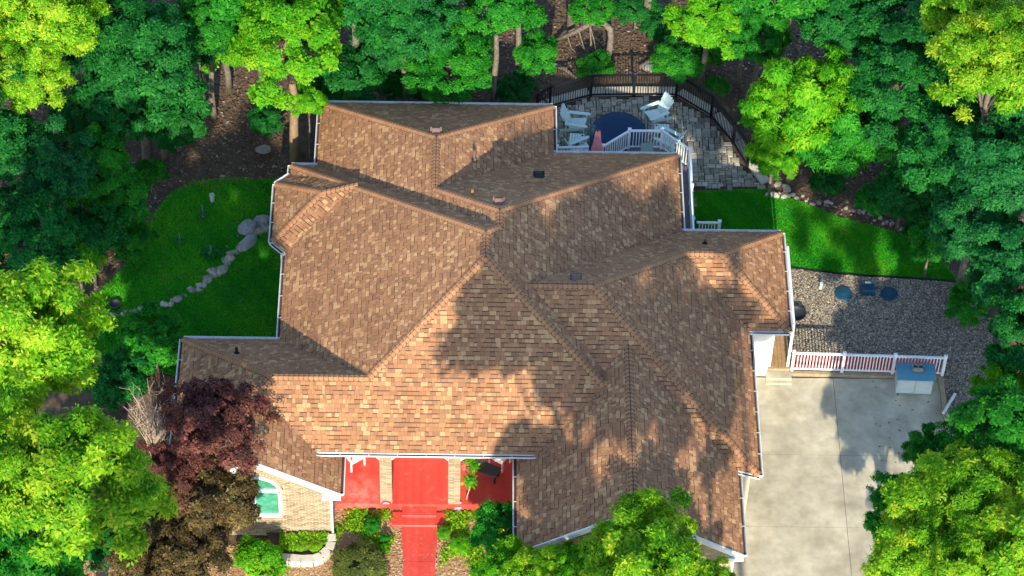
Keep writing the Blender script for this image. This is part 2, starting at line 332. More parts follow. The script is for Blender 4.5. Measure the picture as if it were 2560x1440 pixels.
# river gravel: thousands of small pebbles, one mass
x, y = scatter(GRAVEL, 26000); n = len(x)
ico = np.array([(1, 0, 0), (.3, .9, 0), (-.85, .5, 0), (-.8, -.6, 0), (.35, -.92, 0), (.1, 0, .8)], float)
a = rng.uniform(0, 6.28, n); s = .030*rng.uniform(.6, 1.5, n); el = rng.uniform(.55, 1, n)
P = ico[None]*np.stack([s, s*el, s*rng.uniform(.6, 1, n)], 1)[:, None, :]
V = np.stack([x[:, None]+P[..., 0]*np.cos(a)[:, None]-P[..., 1]*np.sin(a)[:, None], y[:, None]+P[..., 0]*np.sin(a)[:, None]+P[..., 1]*np.cos(a)[:, None], .006+P[..., 2]+rng.uniform(0, .02, n)[:, None]], -1)
me = bpy.data.meshes.new('gravel'); idx = np.arange(n)[:, None]*6
tri = np.concatenate([idx+np.array(t)[None] for t in ((0, 1, 5), (1, 2, 5), (2, 3, 5), (3, 4, 5), (4, 0, 5))], 1).reshape(-1, 3)
nt_ = len(tri); me.vertices.add(n*6); me.loops.add(nt_*3); me.polygons.add(nt_); me.vertices.foreach_set('co', V.reshape(-1).astype(np.float32))
me.loops.foreach_set('vertex_index', tri.reshape(-1).astype(np.int32)); me.polygons.foreach_set('loop_start', np.arange(0, nt_*3, 3, dtype=np.int32)); me.polygons.foreach_set('loop_total', np.full(nt_, 3, dtype=np.int32)); me.update()
tone_attr(me, np.repeat(rng.beta(1.6, 1.8, n), 5)); me.materials.append(M['gravel'])
tag(link('gravel', me), 'grey and tan river gravel beside the driveway', 'gravel', kind='stuff')

ed = MB(); ep = PX([(1968, 669), (2030, 678), (2100, 686), (2180, 692), (2250, 696), (2330, 701), (2390, 706)])
for A, B in zip(ep, ep[1:]): ed.beam((*A, .03), (*B, .03), .05, .09)
tag(ed.build('lawn_edging', M['black']), 'thin black edging strip between the right lawn and gravel', 'edging')
for P_, n_, lab in (([(-7.6, -9.3), (-6.3, -9.3), (-6.0, -8.95), (-6.0, -8.6), (-7.6, -8.6)], 2200, 'yellow green plants filling the block planter bed'), ([(-5.9, -7.45), (-4.1, -7.45), (-3.75, -8.1), (-3.9, -8.9), (-4.6, -9.3), (-5.85, -8.9)], 5200, 'yellow green leafy ground cover left of the porch steps'), ([(-2.2, -7.5), (-.2, -7.5), (-.2, -9.6), (-2.3, -9.7)], 6500, 'yellow green leafy ground cover right of the porch steps')):
    x, y = scatter(P_, n_); kp = (np.sin(x*4.1+y*2)+np.cos(y*5.3-x*2.2)+rng.normal(0, .5, len(x))) > -.1; x, y = x[kp], y[kp]; n = len(x); a = rng.uniform(0, 6.28, n); s_ = .05*rng.uniform(.6, 1.3, n); V = np.zeros((n, 4, 3)); z = rng.uniform(.01, .16, n) + (.22 if 'planter' in lab else 0); tl = rng.normal(0, .5, (n, 2))
    for k, (i, j) in enumerate(((-1, 0), (0, -.55), (1, 0), (0, .55))): V[:, k] = np.stack([x+(np.cos(a)*i-np.sin(a)*j)*s_, y+(np.sin(a)*i+np.cos(a)*j)*s_, z+(i*tl[:, 0]+j*tl[:, 1])*s_], 1)
    V[..., 2] = np.maximum(V[..., 2], .004); tag(link('ground_cover', quadmesh('ground_cover', V, rng.beta(2, 2, n), LF['lime'])), lab, 'ground cover', kind='stuff')
# driveway: concrete slabs with open joints over a dark base
drive = struct(poly_sheet('driveway', [(7.0, -1.62), (14.86, -1.62), (14.9, -3.5), (16.6, -4.3), (16.6, -4.95), (14.4, -6), (14.2, -70), (.2, -70), (.2, -10.9), (7.0, -10.9)], .004, M['joint']))
def slab(P): return poly_sheet('slab', P, .01, M['concrete'], .035, drive)
g = .007
for y0, y1 in ((-1.62, -4.95), (-4.95, -7.95), (-7.95, -11.2), (-11.2, -15), (-15, -70)):
    xl = 7.0 if y0 > -10.9 else .2
    slab([(xl, y0-g), (11.2-g, y0-g), (11.2-g, y1+g), (xl, y1+g)])
    if y0 > -2: slab([(11.2+g, y0-g), (14.84, y0-g), (14.86, -3.55), (14.86, y1+g), (11.2+g, y1+g)])
    else: slab([(11.2+g, y0-g), (14.35, y0-g), (14.3, y1+g), (11.2+g, y1+g)])
slab([(14.9, -3.62), (16.6, -4.35), (16.6, -4.95+g), (14.9, -4.95+g)])

# paving stones of the patio
patio_poly = [(1.2, 6.2), (6.7, 6.2), (6.74, 7.2), (9.25, 7.3), (8.62, 8.26), (8.12, 9.46), (7.4, 10.72), (6.18, 11.72), (4.65, 11.74), (3.03, 11.68), (1.6, 11.1), (1.2, 10.8)]
patio = struct(poly_sheet('patio', patio_poly, .004, M['joint_soil']))
def chamfer_block(w, d, h, ch=.018, j=.01):
    q = ((-1, -1), (1, -1), (1, 1), (-1, 1)); jt = [(random.uniform(-j, j), random.uniform(-j, j)) for _ in q]
    v = [(i*w/2+a, k*d/2+b, 0) for (i, k), (a, b) in zip(q, jt)] + [(i*w/2+a, k*d/2+b, h-ch) for (i, k), (a, b) in zip(q, jt)] + [(i*(w/2-ch)+a, k*(d/2-ch)+b, h+random.uniform(-.004, .004)) for (i, k), (a, b) in zip(q, jt)]
    f = [(8, 9, 10, 11)] + [(k, (k+1) % 4, 4+(k+1) % 4, 4+k) for k in range(4)] + [(4+k, 4+(k+1) % 4, 8+(k+1) % 4, 8+k) for k in range(4)]
    return v, f
mod = .112; gx, gy = 75, 52; used = np.zeros((gx, gy), bool); pav = []
for j in range(gy):
    for i in range(gx):
        if used[i, j]: continue
        opts = [(1, 1), (2, 1), (1, 2), (2, 2), (2, 2), (3, 2), (2, 1), (2, 3)]; random.shuffle(opts)
        for w, d in opts:
            if i+w <= gx and j+d <= gy and not used[i:i+w, j:j+d].any(): break
        else: w = d = 1
        used[i:i+w, j:j+d] = True
        cx, cy = 1.1+(i+w/2)*mod, 6.3+(j+d/2)*mod
        if inside([cx], [cy], patio_poly)[0]: pav.append((cx, cy, w*mod-.022, d*mod-.022))
vis = [p for p in pav if not (p[0] < 6.8 and p[1] < 7.6)]
vis.sort(key=lambda p: -p[2]*p[3]*(1.0 if math.hypot(p[0]-4, p[1]-9.4) > 1.2 else .01))
rest = MB()
for k, (cx, cy, w, d) in enumerate(vis + [p for p in pav if p not in vis]):
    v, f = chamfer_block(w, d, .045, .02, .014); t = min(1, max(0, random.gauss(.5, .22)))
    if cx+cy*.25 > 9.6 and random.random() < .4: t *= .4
    ca = math.cos(.02); 
    if k < 300:
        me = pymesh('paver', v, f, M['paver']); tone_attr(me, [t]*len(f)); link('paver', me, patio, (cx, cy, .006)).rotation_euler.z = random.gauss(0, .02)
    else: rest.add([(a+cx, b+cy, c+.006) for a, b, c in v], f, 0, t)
tag(rest.build('paver_rest', M['paver'], patio, tone=True), kind='stuff')
# coping stones outside the fence
fence_pts = [(1.0, 10.78), (1.48, 11.17), (3.03, 11.79), (4.65, 11.86), (6.25, 11.87), (7.52, 10.82), (8.27, 9.46), (8.75, 8.26), (9.2, 7.4)]
cop = empty('patio_coping', (9.2, 7.3, 0)); tag(cop, 'pale stone coping curving round the outside of the patio fence', 'coping')
for i in range(len(fence_pts)-1):
    p, q = Vector((*fence_pts[i], 0)), Vector((*fence_pts[i+1], 0)); d = q-p; nn = Vector((-d.y, d.x, 0)).normalized(); k = max(1, round(d.length/.55)); off = .22
    for j in range(k):
        a = p + d*(j+.5)/k + nn*off; b = MB().box((0, 0, .07), (d.length/k-.015, .36, .14), 0, ch=.015)
        o = b.build('coping_stone', M['cap'], cop); o.location = a - cop.location; o.rotation_euler.z = math.atan2(d.y, d.x)

# ------------------------------------------------------------------ the house: roof planes from the eave lines
PR = dict(s=.6446, xA=-6.9047, xR1=1.4924, yB1=8.6601, yB3=6.3318, xR3=5.9281, yB2=5.5749, xL2=-7.8234, yB4=-2.4245, xL4=-11.0677, yF=-8.1532, xG4=-5.5526,
          yB5=2.6854, xR5=9.4098, yF5=-1.7589, xR6=8.0449, yF6=-7.8376, xGL=.1499, xGR=7.3445, yg=-11.0426, ygl=-8.7742, yFe=-7.4878, sF=.7721, sF6=.697, sG=.6447, s4=.616, sW1=.6568, sW5=.6301, hG=.0861)
p = PR; s = p['s']
PL = {}
def LFT(n, x, sl=s, h=0): PL[n] = (sl, 0, -sl*x+h)
def RGT(n, x, sl=s, h=0): PL[n] = (-sl, 0, sl*x+h)
def BCK(n, y, sl=s, h=0): PL[n] = (0, -sl, sl*y+h)
def FRT(n, y, sl=s, h=0): PL[n] = (0, sl, -sl*y+h)
LFT('LA', p['xA']); RGT('R1', p['xR1'], p['sW1']); BCK('B1', p['yB1'], p['sW1']); BCK('B3', p['yB3']); RGT('R3', p['xR3']); BCK('B2', p['yB2']); LFT('L2', p['xL2']); BCK('B4', p['yB4'])
LFT('L4', p['xL4'], p['s4']); FRT('F', p['yF'], p['sF']); RGT('G4', p['xG4'], p['s4']); BCK('B5', p['yB5']); RGT('R5', p['xR5'], p['sW5']); FRT('F5', p['yF5'], p['sW5']); RGT('R6', p['xR6'])
FRT('F6', p['yF6'], p['sF6']); LFT('GL', p['xGL'], p['sG'], p['hG']); RGT('GR', p['xGR'], p['sG'], p['hG'])
def I3(*ns):
    A, b = [], []
    for n in ns:
        if n == 'E': A.append([0, 0, 1]); b.append(0)
        elif n == 'EG': A.append([0, 0, 1]); b.append(p['hG'])
        elif n[0] == '@': A.append([0, 1, 0]); b.append(p[n[1:]])
        else: a_, b_, c_ = PL[n]; A.append([-a_, -b_, 1]); b.append(c_)
    v = np.linalg.solve(np.array(A, float), np.array(b, float)); return Vector((v[0], v[1], v[2]+ZE))
a1 = I3('B1', 'LA', 'E'); a2 = I3('B1', 'R1', 'E'); a3 = I3('B1', 'LA', 'R1'); a4 = I3('LA', 'R1', 'B3'); a5 = I3('R1', 'B3', 'E'); a6 = I3('B3', 'R3', 'E'); a7 = I3('LA', 'B3', 'R3'); a8 = I3('LA', 'R3', 'B2'); a9 = I3('LA', 'B2', 'E')
b1 = I3('L2', 'B2', 'E'); b2 = I3('L2', 'B2', 'R3'); b3 = I3('L2', 'R3', 'F'); b4 = I3('L2', 'B4', 'E'); b5 = I3('B4', 'F', 'L2'); b6 = I3('B4', 'L4', 'E'); b7 = I3('B4', 'F', 'L4'); b8 = I3('F', 'L4', 'G4'); b9 = I3('L4', 'E', '@ygl')
c1 = I3('L4', 'G4', '@ygl'); c2 = I3('G4', 'E', '@ygl'); c3 = I3('F', 'G4', '@yFe'); c4 = I3('F', 'GL', '@yFe'); c5 = I3('R3', 'F', 'GL'); c6 = I3('GL', 'R3', 'F6'); c7 = I3('GL', 'GR', 'F6'); c8 = I3('GL', 'GR', '@yg'); c9 = I3('GL', 'EG', '@yg')
d0 = I3('GR', 'EG', '@yg'); d1 = I3('GR', 'F6', 'EG'); d2 = I3('F6', 'R6', 'E'); d3 = I3('R6', 'F5', 'E'); d4 = I3('B5', 'F5', 'R6'); d5 = I3('R5', 'F5', 'E'); d6 = I3('B5', 'R5', 'F5'); d7 = I3('B5', 'R5', 'E'); d8 = I3('R3', 'B5', 'E'); d9 = I3('R3', 'B5', 'F6'); e1 = I3('B5', 'F6', 'R6')
g4a = Vector((p['xG4'], -7.1, ZE)); g4b = Vector((c3.x, -7.1, c3.z)); gla = Vector((p['xGL'], -7.1, ZE+p['hG'])); glb = Vector((c4.x, -7.1, c4.z))
# small bay roof on the left side
y1, y2 = Vector((-8.32, 1.95, ZE)), Vector((-8.32, 4.66, ZE)); y3, y4 = Vector((p['xL2']-.01, 5.12, ZE)), Vector((p['xL2']-.01, 1.46, ZE)); ya = Vector((-6.62, 3.29, ZE+1.13))
def plane3(a, b, c):
    n = (b-a).cross(c-a); return (-n.x/n.z, -n.y/n.z, (n.dot(a))/n.z - ZE)
PL['BL'] = plane3(y1, y2, ya); PL['BA'] = plane3(y2, y3, ya); PL['BF'] = plane3(y1, y4, ya)
yv = I3('BA', 'BF', 'L2')
FACES = {'LA': [a1, a3, a4, a7, a8, a9], 'B1': [a2, a3, a1], 'R1': [a2, a5, a4, a3], 'B3': [a5, a6, a7, a4], 'R3': [a6, d8, d9, c6, c5, b3, b2, a8, a7], 'B2': [b1, a9, a8, b2],
         'L2': [b1, b2, b3, b5, b4], 'F': [b3, b5, b7, b8, c3, c4, c5], 'B4': [b6, b4, b5, b7], 'L4': [b6, b7, b8, c1, b9], 'G4': [c1, b8, c3, g4b, g4a, c2], 'F6': [d9, e1, d2, d1, c7, c6],
         'GL': [c7, c6, c5, c4, glb, gla, c9, c8], 'GR': [c7, d1, d0, c8], 'R6': [e1, d4, d3, d2], 'B5': [d9, d8, d7, d6, d4, e1], 'F5': [d4, d6, d5, d3], 'R5': [d5, d6, d7], 'BL': [y1, y2, ya], 'BA': [y2, y3, yv, ya], 'BF': [y1, ya, yv, y4]}
house = empty('house', (0, -7, 0)); tag(house, 'one storey brick house with many hipped brown shingle roofs', 'house')
HL = Vector(house.location)
def part(o):
    o.parent = house; o.location = Vector(o.location) - HL; return o
rv, rf = [], []
for n, P in FACES.items():
    k = len(rv); a_, b_, c_ = PL[n]
    nn = Vector((-a_, -b_, 1)).normalized(); Pq = P if sum((P[i].cross(P[(i+1) % len(P)])).z for i in range(len(P))) > 0 else P[::-1]
    rv += [v - nn*.012 for v in Pq]; rf.append(tuple(range(k, k+len(P))))
    rv += [v - Vector((0, 0, .16)) for v in Pq]; rf.append(tuple(range(k+2*len(P)-1, k+len(P)-1, -1)))
roof = part(link('roof', pymesh('roof', rv, rf, M['underlay'])))
RL = Vector((0, 0, 0))
def clip(poly, ax, lim, keep_less):
    out = []
    for i in range(len(poly)):
        A, B = poly[i], poly[(i+1) % len(poly)]; da, db = A[ax]-lim, B[ax]-lim
        if keep_less: da, db = -da, -db
        if da >= 0: out.append(A)
        if (da >= 0) != (db >= 0): t = da/(da-db); out.append((A[0]+(B[0]-A[0])*t, A[1]+(B[1]-A[1])*t))
    return out
EXPO = .146; tabs = []
for n, P in FACES.items():
    a_, b_, c_ = PL[n]; g_ = math.hypot(a_, b_); gh = Vector((a_/g_, b_/g_, 0)); uu = Vector((gh.x, gh.y, g_)).normalized(); ee = Vector((gh.y, -gh.x, 0)); nn = ee.cross(uu)
    if nn.z < 0: nn = -nn; ee = -ee
    o = P[0]; poly = [((v-o).dot(ee), (v-o).dot(uu)) for v in P]
    if n in ('BL', 'BA', 'BF'): pass
    e0, e9 = min(q[0] for q in poly), max(q[0] for q in poly); v0, v9 = min(q[1] for q in poly), max(q[1] for q in poly)
    v = v0 - .03; row = 0
    while v < v9:
        rowp = clip(clip(poly, 1, v, False), 1, v+EXPO-.004, True)
        u = e0 - random.uniform(0, .3); prev = .45
        while u < e9 and rowp:
            w = random.choice((.10, .13, .15, .18, .23)); q = clip(clip(rowp, 0, u, False), 0, u+w-.006, True)
            thick = random.random() < .5
            if thick and len(q) > 2: q = clip(q, 1, v+EXPO-.024, True)
            u += w
            if len(q) < 3: continue
            ar = abs(sum(q[i][0]*q[(i+1) % len(q)][1]-q[(i+1) % len(q)][0]*q[i][1] for i in range(len(q))))/2
            if ar < .0012: continue
            th = random.uniform(.022, .034) if thick else random.uniform(.008, .012); r_ = random.random()
            t = random.uniform(.80, 1.0) if r_ < .19 else (random.uniform(.06, .3) if r_ < .38 else random.uniform(.3, .74))
            top = [o + ee*x_ + uu*y_ + nn*(.004 + th*(1-(y_-v)/EXPO)) for x_, y_ in q]; bot = [o + ee*x_ + uu*y_ - nn*.01 for x_, y_ in q]
            if (top[1]-top[0]).cross(top[2]-top[1]).dot(nn) < 0: top.reverse(); bot.reverse()
            k = len(q); fs = [tuple(range(k))] + [((i+1) % k, i, k+i, k+(i+1) % k) for i in range(k)]
            tabs.append((top+bot, fs, t, ar, n, sum(top, Vector())/k))
        v += EXPO; row += 1
# the 300 tabs that show largest: full tabs nearest the camera on the sunny front slopes
order = sorted(range(len(tabs)), key=lambda i: (tabs[i][4] not in ('F', 'G4'), -round(tabs[i][3], 2), tabs[i][5].y))
rest = MB(); single = set(order[:300])
for i, (vs, fs, t, ar, n, c) in enumerate(tabs):
    if i in single:
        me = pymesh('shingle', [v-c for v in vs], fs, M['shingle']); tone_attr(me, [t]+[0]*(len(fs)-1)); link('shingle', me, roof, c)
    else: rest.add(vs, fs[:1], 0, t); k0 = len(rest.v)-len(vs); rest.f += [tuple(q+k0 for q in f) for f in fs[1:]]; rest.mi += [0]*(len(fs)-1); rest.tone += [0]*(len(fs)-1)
tag(rest.build('shingle_field', M['shingle'], roof, tone=True), kind='stuff')
# ridge and hip caps
caps = []; base = []
def capline(A, B, n1, n2, wid=.155):
    """folded cap pieces from the lower end A to the upper end B between planes n1 and n2"""
    d = B-A; Ln = d.length; d = d/Ln; k = max(2, round(Ln/.165)); side = []
    for n in (n1, n2):
        a_, b_, c_ = PL[n]; nn = Vector((-a_, -b_, 1)).normalized(); t = nn.cross(d).normalized()
        m = (A+B)/2 + t*.4; cen = sum(FACES[n], Vector())/len(FACES[n])
        # choose the sideways direction that runs down the plane away from the ridge
        if t.z > 0.001 or (abs(t.z) <= 0.001 and (cen-(A+B)/2).dot(t) < 0): t = -t
        side.append((t, nn))
    up = (side[0][1]+side[1][1]).normalized()
    base.append([A + side[0][0]*.15 + side[0][1]*.026, A + up*.03, A + side[1][0]*.15 + side[1][1]*.026, B + side[0][0]*.15 + side[0][1]*.026, B + up*.03, B + side[1][0]*.15 + side[1][1]*.026])
    for i in range(k):
        s0 = A + d*(Ln*i/k); s1 = A + d*(Ln*(i+.92)/k)
        vs = []
        for q, hh in ((s0, .046), (s1, .032)):
            vs += [q + side[0][0]*wid + side[0][1]*(hh-.012), q + side[0][0]*.03 + side[0][1]*hh + up*.004, q + side[1][0]*.03 + side[1][1]*hh + up*.004, q + side[1][0]*wid + side[1][1]*(hh-.012)]
        vs += [v - up*.04 for v in vs[:4]]
        fs = [(0, 1, 5, 4), (1, 2, 6, 5), (2, 3, 7, 6), (8, 9, 1, 0), (9, 10, 2, 1), (10, 11, 3, 2), (0, 4, 8), (7, 3, 11)]
        caps.append((vs, fs, random.uniform(.38, .72), (s0+s1)/2))
for A, B, n1, n2 in ((a1, a3, 'B1', 'LA'), (a2, a3, 'B1', 'R1'), (a4, a3, 'LA', 'R1'), (a4, a7, 'LA', 'B3'), (a6, a7, 'B3', 'R3'), (a8, a7, 'LA', 'R3'), (a8, b2, 'R3', 'B2'), (b1, b2, 'L2', 'B2'), (b3, b2, 'L2', 'R3'),
                     (b5, b3, 'L2', 'F'), (c5, b3, 'F', 'R3'), (b5, b7, 'B4', 'F'), (b6, b7, 'B4', 'L4'), (b8, b7, 'F', 'L4'), (c1, b8, 'L4', 'G4'), (c8, c7, 'GL', 'GR'), (d2, e1, 'F6', 'R6'), (d4, e1, 'B5', 'R6'), (d9, e1, 'B5', 'F6'),
                     (d6, d4, 'B5', 'F5'), (d5, d6, 'F5', 'R5'), (d7, d6, 'B5', 'R5'), (y1, ya, 'BL', 'BF'), (y2, ya, 'BL', 'BA'), (yv, ya, 'BA', 'BF')):
    capline(A, B, n1, n2)
order = sorted(range(len(caps)), key=lambda i: caps[i][3].y); single = set(order[:300]); rest = MB()
for i, (vs, fs, t, c) in enumerate(caps):
    if i in single:
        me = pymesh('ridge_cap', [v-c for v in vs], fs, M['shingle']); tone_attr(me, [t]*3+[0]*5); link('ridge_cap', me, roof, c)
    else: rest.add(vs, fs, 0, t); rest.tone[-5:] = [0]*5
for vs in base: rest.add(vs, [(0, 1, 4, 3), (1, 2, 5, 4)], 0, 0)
tag(rest.build('ridge_cap_field', M['shingle'], roof, tone=True), kind='stuff')
vb = []      # fallen leaves caught in the valleys and scattered over the slopes
for A, B, n1, n2 in ((a9, a8, 'LA', 'B2'), (b4, b5, 'L2', 'B4'), (a5, a4, 'R1', 'B3'), (d8, d9, 'R3', 'B5'), (c3, b8, 'F', 'G4'), (c4, c5, 'F', 'GL'), (d1, c7, 'GR', 'F6'), (d3, d4, 'R6', 'F5')):
    for _ in range(int((B-A).length*9)):
        q = A.lerp(B, random.random()**1.4) + Vector((random.gauss(0, .07), random.gauss(0, .07), .045)); q.z = ZE + max(PL[n][0]*q.x+PL[n][1]*q.y+PL[n][2] for n in (n1, n2)) + .05; a = random.uniform(0, 6.28); r_ = random.uniform(.015, .04)
        vb.append([(q.x+r_*math.cos(a+k*1.57)*(1 if k % 2 else .6), q.y+r_*math.sin(a+k*1.57)*(1 if k % 2 else .6), q.z+random.uniform(0, .02)) for k in range(4)])
tag(link('roof_leaves', quadmesh('roof_leaves', np.array(vb), rng.random(len(vb)), M['litter']), None), 'scattered dry leaves caught in the roof valleys', 'leaves', kind='stuff')
print('tabs', len(tabs), 'caps', len(caps))

# gutters: open white channels with leaf muck in them
def gutter(A, B, out, z=None, ends=True):
    A = Vector(A); B = Vector(B); d = (B-A).normalized(); ou = Vector(out).normalized(); up = Vector((0, 0, 1)); b = MB()
    prof = [(-.01, .0), (-.01, -.11), (.10, -.11), (.135, -.02), (.135, .0), (.115, .0), (.115, -.02), (.09, -.075), (.005, -.075), (.005, 0)]
    n = len(prof); vs = [q + ou*x_ + up*(z_-.01) for q in (A, B) for x_, z_ in prof]
    for i in range(n): b.add([vs[i], vs[(i+1) % n], vs[n+(i+1) % n], vs[n+i]], [(0, 1, 2, 3)], 1 if i == 7 else 0)
    for q in (A, B): b.add([q + ou*x_ + up*(z_-.01) for x_, z_ in ((-.01, 0), (-.01, -.11), (.10, -.11), (.135, -.02), (.135, 0))], [(0, 1, 2, 3, 4)], 0)
    k = int((B-A).length/.85)
    for i in range(1, k): c = A + (B-A)*i/k; b.beam(c + ou*.0 + up*.002, c + ou*.125 + up*.002, .02, .006)
    return part(b.build('gutter', [M['white'], M['guttermuck']]))
X = {'l': (-1, 0, 0), 'r': (1, 0, 0), 'b': (0, 1, 0), 'f': (0, -1, 0)}
for A, B, o_ in ((a1, a9, 'l'), (a1, a2, 'b'), (a2, a5, 'r'), (a5, a6, 'b'), (a6, d8, 'r'), (d8, d7, 'b'), (d7, d5, 'r'), (d5, d3, 'f'), (d3, d2, 'r'), (d2, d1, 'f'), (d1, d0, 'r'), (c9, gla, 'l'), (g4a, c2, 'r'), (b9, b6, 'l'), (b6, b4, 'b'), (b4, y4, 'l'), (y3, b1, 'l'), (b1, a9, 'b'), (c3-Vector((.12, 0, 0)), c4+Vector((.1, 0, 0)), 'f')):
    gutter(A, B, X[o_])
gutter(y1, y2, X['l']); 
for A, B in ((y4, y1), (y2, y3)):
    d = (B-A); gutter(A, B, (d.y, -d.x, 0) if (d.y, -d.x)[0] < 0 else (-d.y, d.x, 0))
# fascia under every eave and white rake boards on the two front gables
def fascia(A, B, name='fascia', drop=.2, w=.03, z=-.01): return part(MB().beam(Vector(A)+Vector((0, 0, z-drop/2)), Vector(B)+Vector((0, 0, z-drop/2)), w, drop).build(name, M['white']))
for A, B in ((c3, c4), (d5, d3), (d2, d1)): fascia(A, B)
for A, B in ((c2, c1), (c1, b9), (c9, c8), (c8, d0)):
    o_ = Vector((0, -.03, 0)); fascia(A+o_, B+o_, 'rake_board', .22, .05, .0)
for c, sx in ((c2, -1), (d0, -1), (c9, 1), (b9, 1)):
    part(MB().box((c.x+sx*.28, c.y+.1, c.z-.22), (.6, .32, .16)).build('eave_return', M['white']))

# walls (inset from the eaves)
def wall(pts, m, name='wall', th=.12):
    b = MB(); n = len(pts)
    return part(poly_wall(name, pts, m, th))
def poly_wall(name, pts, m, th):
    """upright slab: pts are (x,y,z) outline in one vertical plane"""
    P = [Vector(q) for q in pts]; nn = (P[1]-P[0]).cross(P[2]-P[1]).normalized()*th; k = len(P)
    return link(name, pymesh(name, P + [q+nn for q in P], [tuple(range(k-1, -1, -1)), tuple(range(k, 2*k))] + [(i, (i+1) % k, k+(i+1) % k, k+i) for i in range(k)], m))
def wseg(A, B, m, z1=2.68, z0=-.02): return wall([(A[0], A[1], z0), (A[0], A[1], z1), (B[0], B[1], z1), (B[0], B[1], z0)], m)
loop = [((-6.55, 8.3), (1.14, 8.3), 'mortar'), ((1.14, 8.3), (1.14, 5.98), 'siding'), ((1.14, 5.98), (5.58, 5.98), 'siding'), ((5.58, 5.98), (5.58, 2.33), 'siding'), ((5.58, 2.33), (8.88, 2.33), 'siding'),
        ((8.88, 2.33), (8.88, -1.41), 'siding'), ((8.88, -1.41), (7.7, -1.41), 'siding'), ((7.7, -1.41), (7.7, -7.5), 'mortar'), ((7.7, -7.5), (7.0, -7.5), 'mortar'), ((7.0, -7.5), (7.0, -10.74), 'mortar'),
        ((.5, -10.74), (.5, -4.4), 'mortar'), ((.5, -4.4), (-5.95, -4.4), 'siding'), ((-5.95, -4.4), (-5.95, -8.47), 'mortar'), ((-10.7, -8.47), (-10.7, -2.78), 'mortar'), ((-10.7, -2.78), (-7.47, -2.78), 'mortar'),
        ((-7.47, -2.78), (-7.47, 1.7), 'mortar'), ((-7.47, 1.7), (-7.95, 2.1), 'mortar'), ((-7.95, 2.1), (-7.95, 4.5), 'mortar'), ((-7.95, 4.5), (-7.47, 4.9), 'mortar'), ((-7.47, 4.9), (-7.47, 5.2), 'mortar'), ((-7.47, 5.2), (-6.55, 5.2), 'mortar'), ((-6.55, 5.2), (-6.55, 8.3), 'mortar')]
for A, B, m in loop: wseg(A, B, M[m])
pkL = c1; pkG = c8
wyL, wyG = -8.49, -10.76
gwall = wall([(-10.75, wyL, 0), (-5.93, wyL, 0), (-5.93, wyL, 2.8), (pkL.x, wyL, pkL.z-.2), (-10.75, wyL, 2.8)][::-1], M['mortar'])
ggar = wall([(.48, wyG, 0), (7.02, wyG, 0), (7.02, wyG, 2.8), (pkG.x, wyG, pkG.z-.2), (.48, wyG, 2.8)][::-1], M['mortar'])
WX = -8.35; WW = 1.66; WB = 1.2; WT = 2.55      # arched window of the left gable: centre, width, sill, springing
def brickfield(wy, xr, ztop, parent, hole=None, th=.03):
    """running bond bricks standing proud of the mortar, one joined mass"""
    b = MB(); z = .0; r = 0
    while z < 5:
        x = xr[0] - (.1 if r % 2 else 0)
        while x < xr[1]:
            xa, xb = max(x, xr[0]), min(x+.2, xr[1]); xm = (xa+xb)/2
            if xb-xa > .03 and z+.065 < ztop(xm) and not (hole and hole(xm, z+.03)):
                b.box((xm, wy-th/2+.012, z+.033), (xb-xa-.012, th, .058), tone=min(1, max(0, random.gauss(.55, .25))))
            x += .212
        z += .072; r += 1
    return b
hole = lambda x, z: abs(x-WX) < WW/2+.06 and WB-.03 < z < WT or (z >= WT and (x-WX)**2+(z-WT)**2*1.35 < (WW/2+.13)**2)
b = brickfield(wyL-.0, (-10.75, -5.93), lambda x: min(2.75+(x+11.07)*.616, 2.75+(-5.55-x)*.616)-.28, gwall, hole)
for k in range(26):      # soldier bricks of the arch and of the sill
    a = math.pi*(k+.5)/26; rr = WW/2+.10
    b.box((WX+math.cos(a)*rr, wyL-.012, WT+math.sin(a)*rr*.86), (.05, .05, .17), 0, tone=random.uniform(.3, .8))
for k in range(26): b.box((WX-WW/2-.02+k*.068, wyL-.015, WB-.09), (.056, .06, .16), tone=random.uniform(.25, .7))
tag(b.build('bricks', M['brick'], gwall, tone=True), kind='stuff')
tag(brickfield(wyG, (.48, 7.02), lambda x: min(2.83+(x-.15)*.6447, 2.83+(7.34-x)*.6447)-.28, ggar).build('bricks', M['brick'], ggar, tone=True), kind='stuff')
part(MB().tube([(pkG.x, wyG-.05, pkG.z-.62), (pkG.x, wyG+.0, pkG.z-.62)], .34, 28).build('gable_vent', M['white']))
# arched window: frame, transom, mullion, panes, blind-like lower fold

fb = MB(); yw = wyL-.055
for x0, x1, z0, z1 in ((WX-WW/2-.02, WX+WW/2+.02, WB-.05, WB+.05), (WX-WW/2-.02, WX+WW/2+.02, WT-.05, WT+.06), (WX-WW/2-.03, WX-WW/2+.06, WB, WT), (WX+WW/2-.06, WX+WW/2+.03, WB, WT), (WX-.05, WX+.05, WB, WT)):
    fb.box(((x0+x1)/2, yw, (z0+z1)/2), (x1-x0, .1, z1-z0))
pts = [(WX+math.cos(math.pi*k/20)*WW/2, yw, WT+math.sin(math.pi*k/20)*WW/2*.86) for k in range(21)]
for A, B in zip(pts, pts[1:]): fb.beam(A, B, .1, .07, up=(0, 1, 0))
window = part(fb.build('window', M['white']))
for sx in (-1, 1):
    link('pane', pymesh('pane', [(WX+sx*.05, yw+.03, WB), (WX+sx*WW/2, yw+.03, WB), (WX+sx*WW/2, yw+.03, WT), (WX+sx*.05, yw+.03, WT)], [(0, 1, 2, 3)], M['pane']), window)
link('pane', pymesh('pane', [(q[0], yw+.03, q[2]) for q in pts], [tuple(range(21))], M['pane']), window)
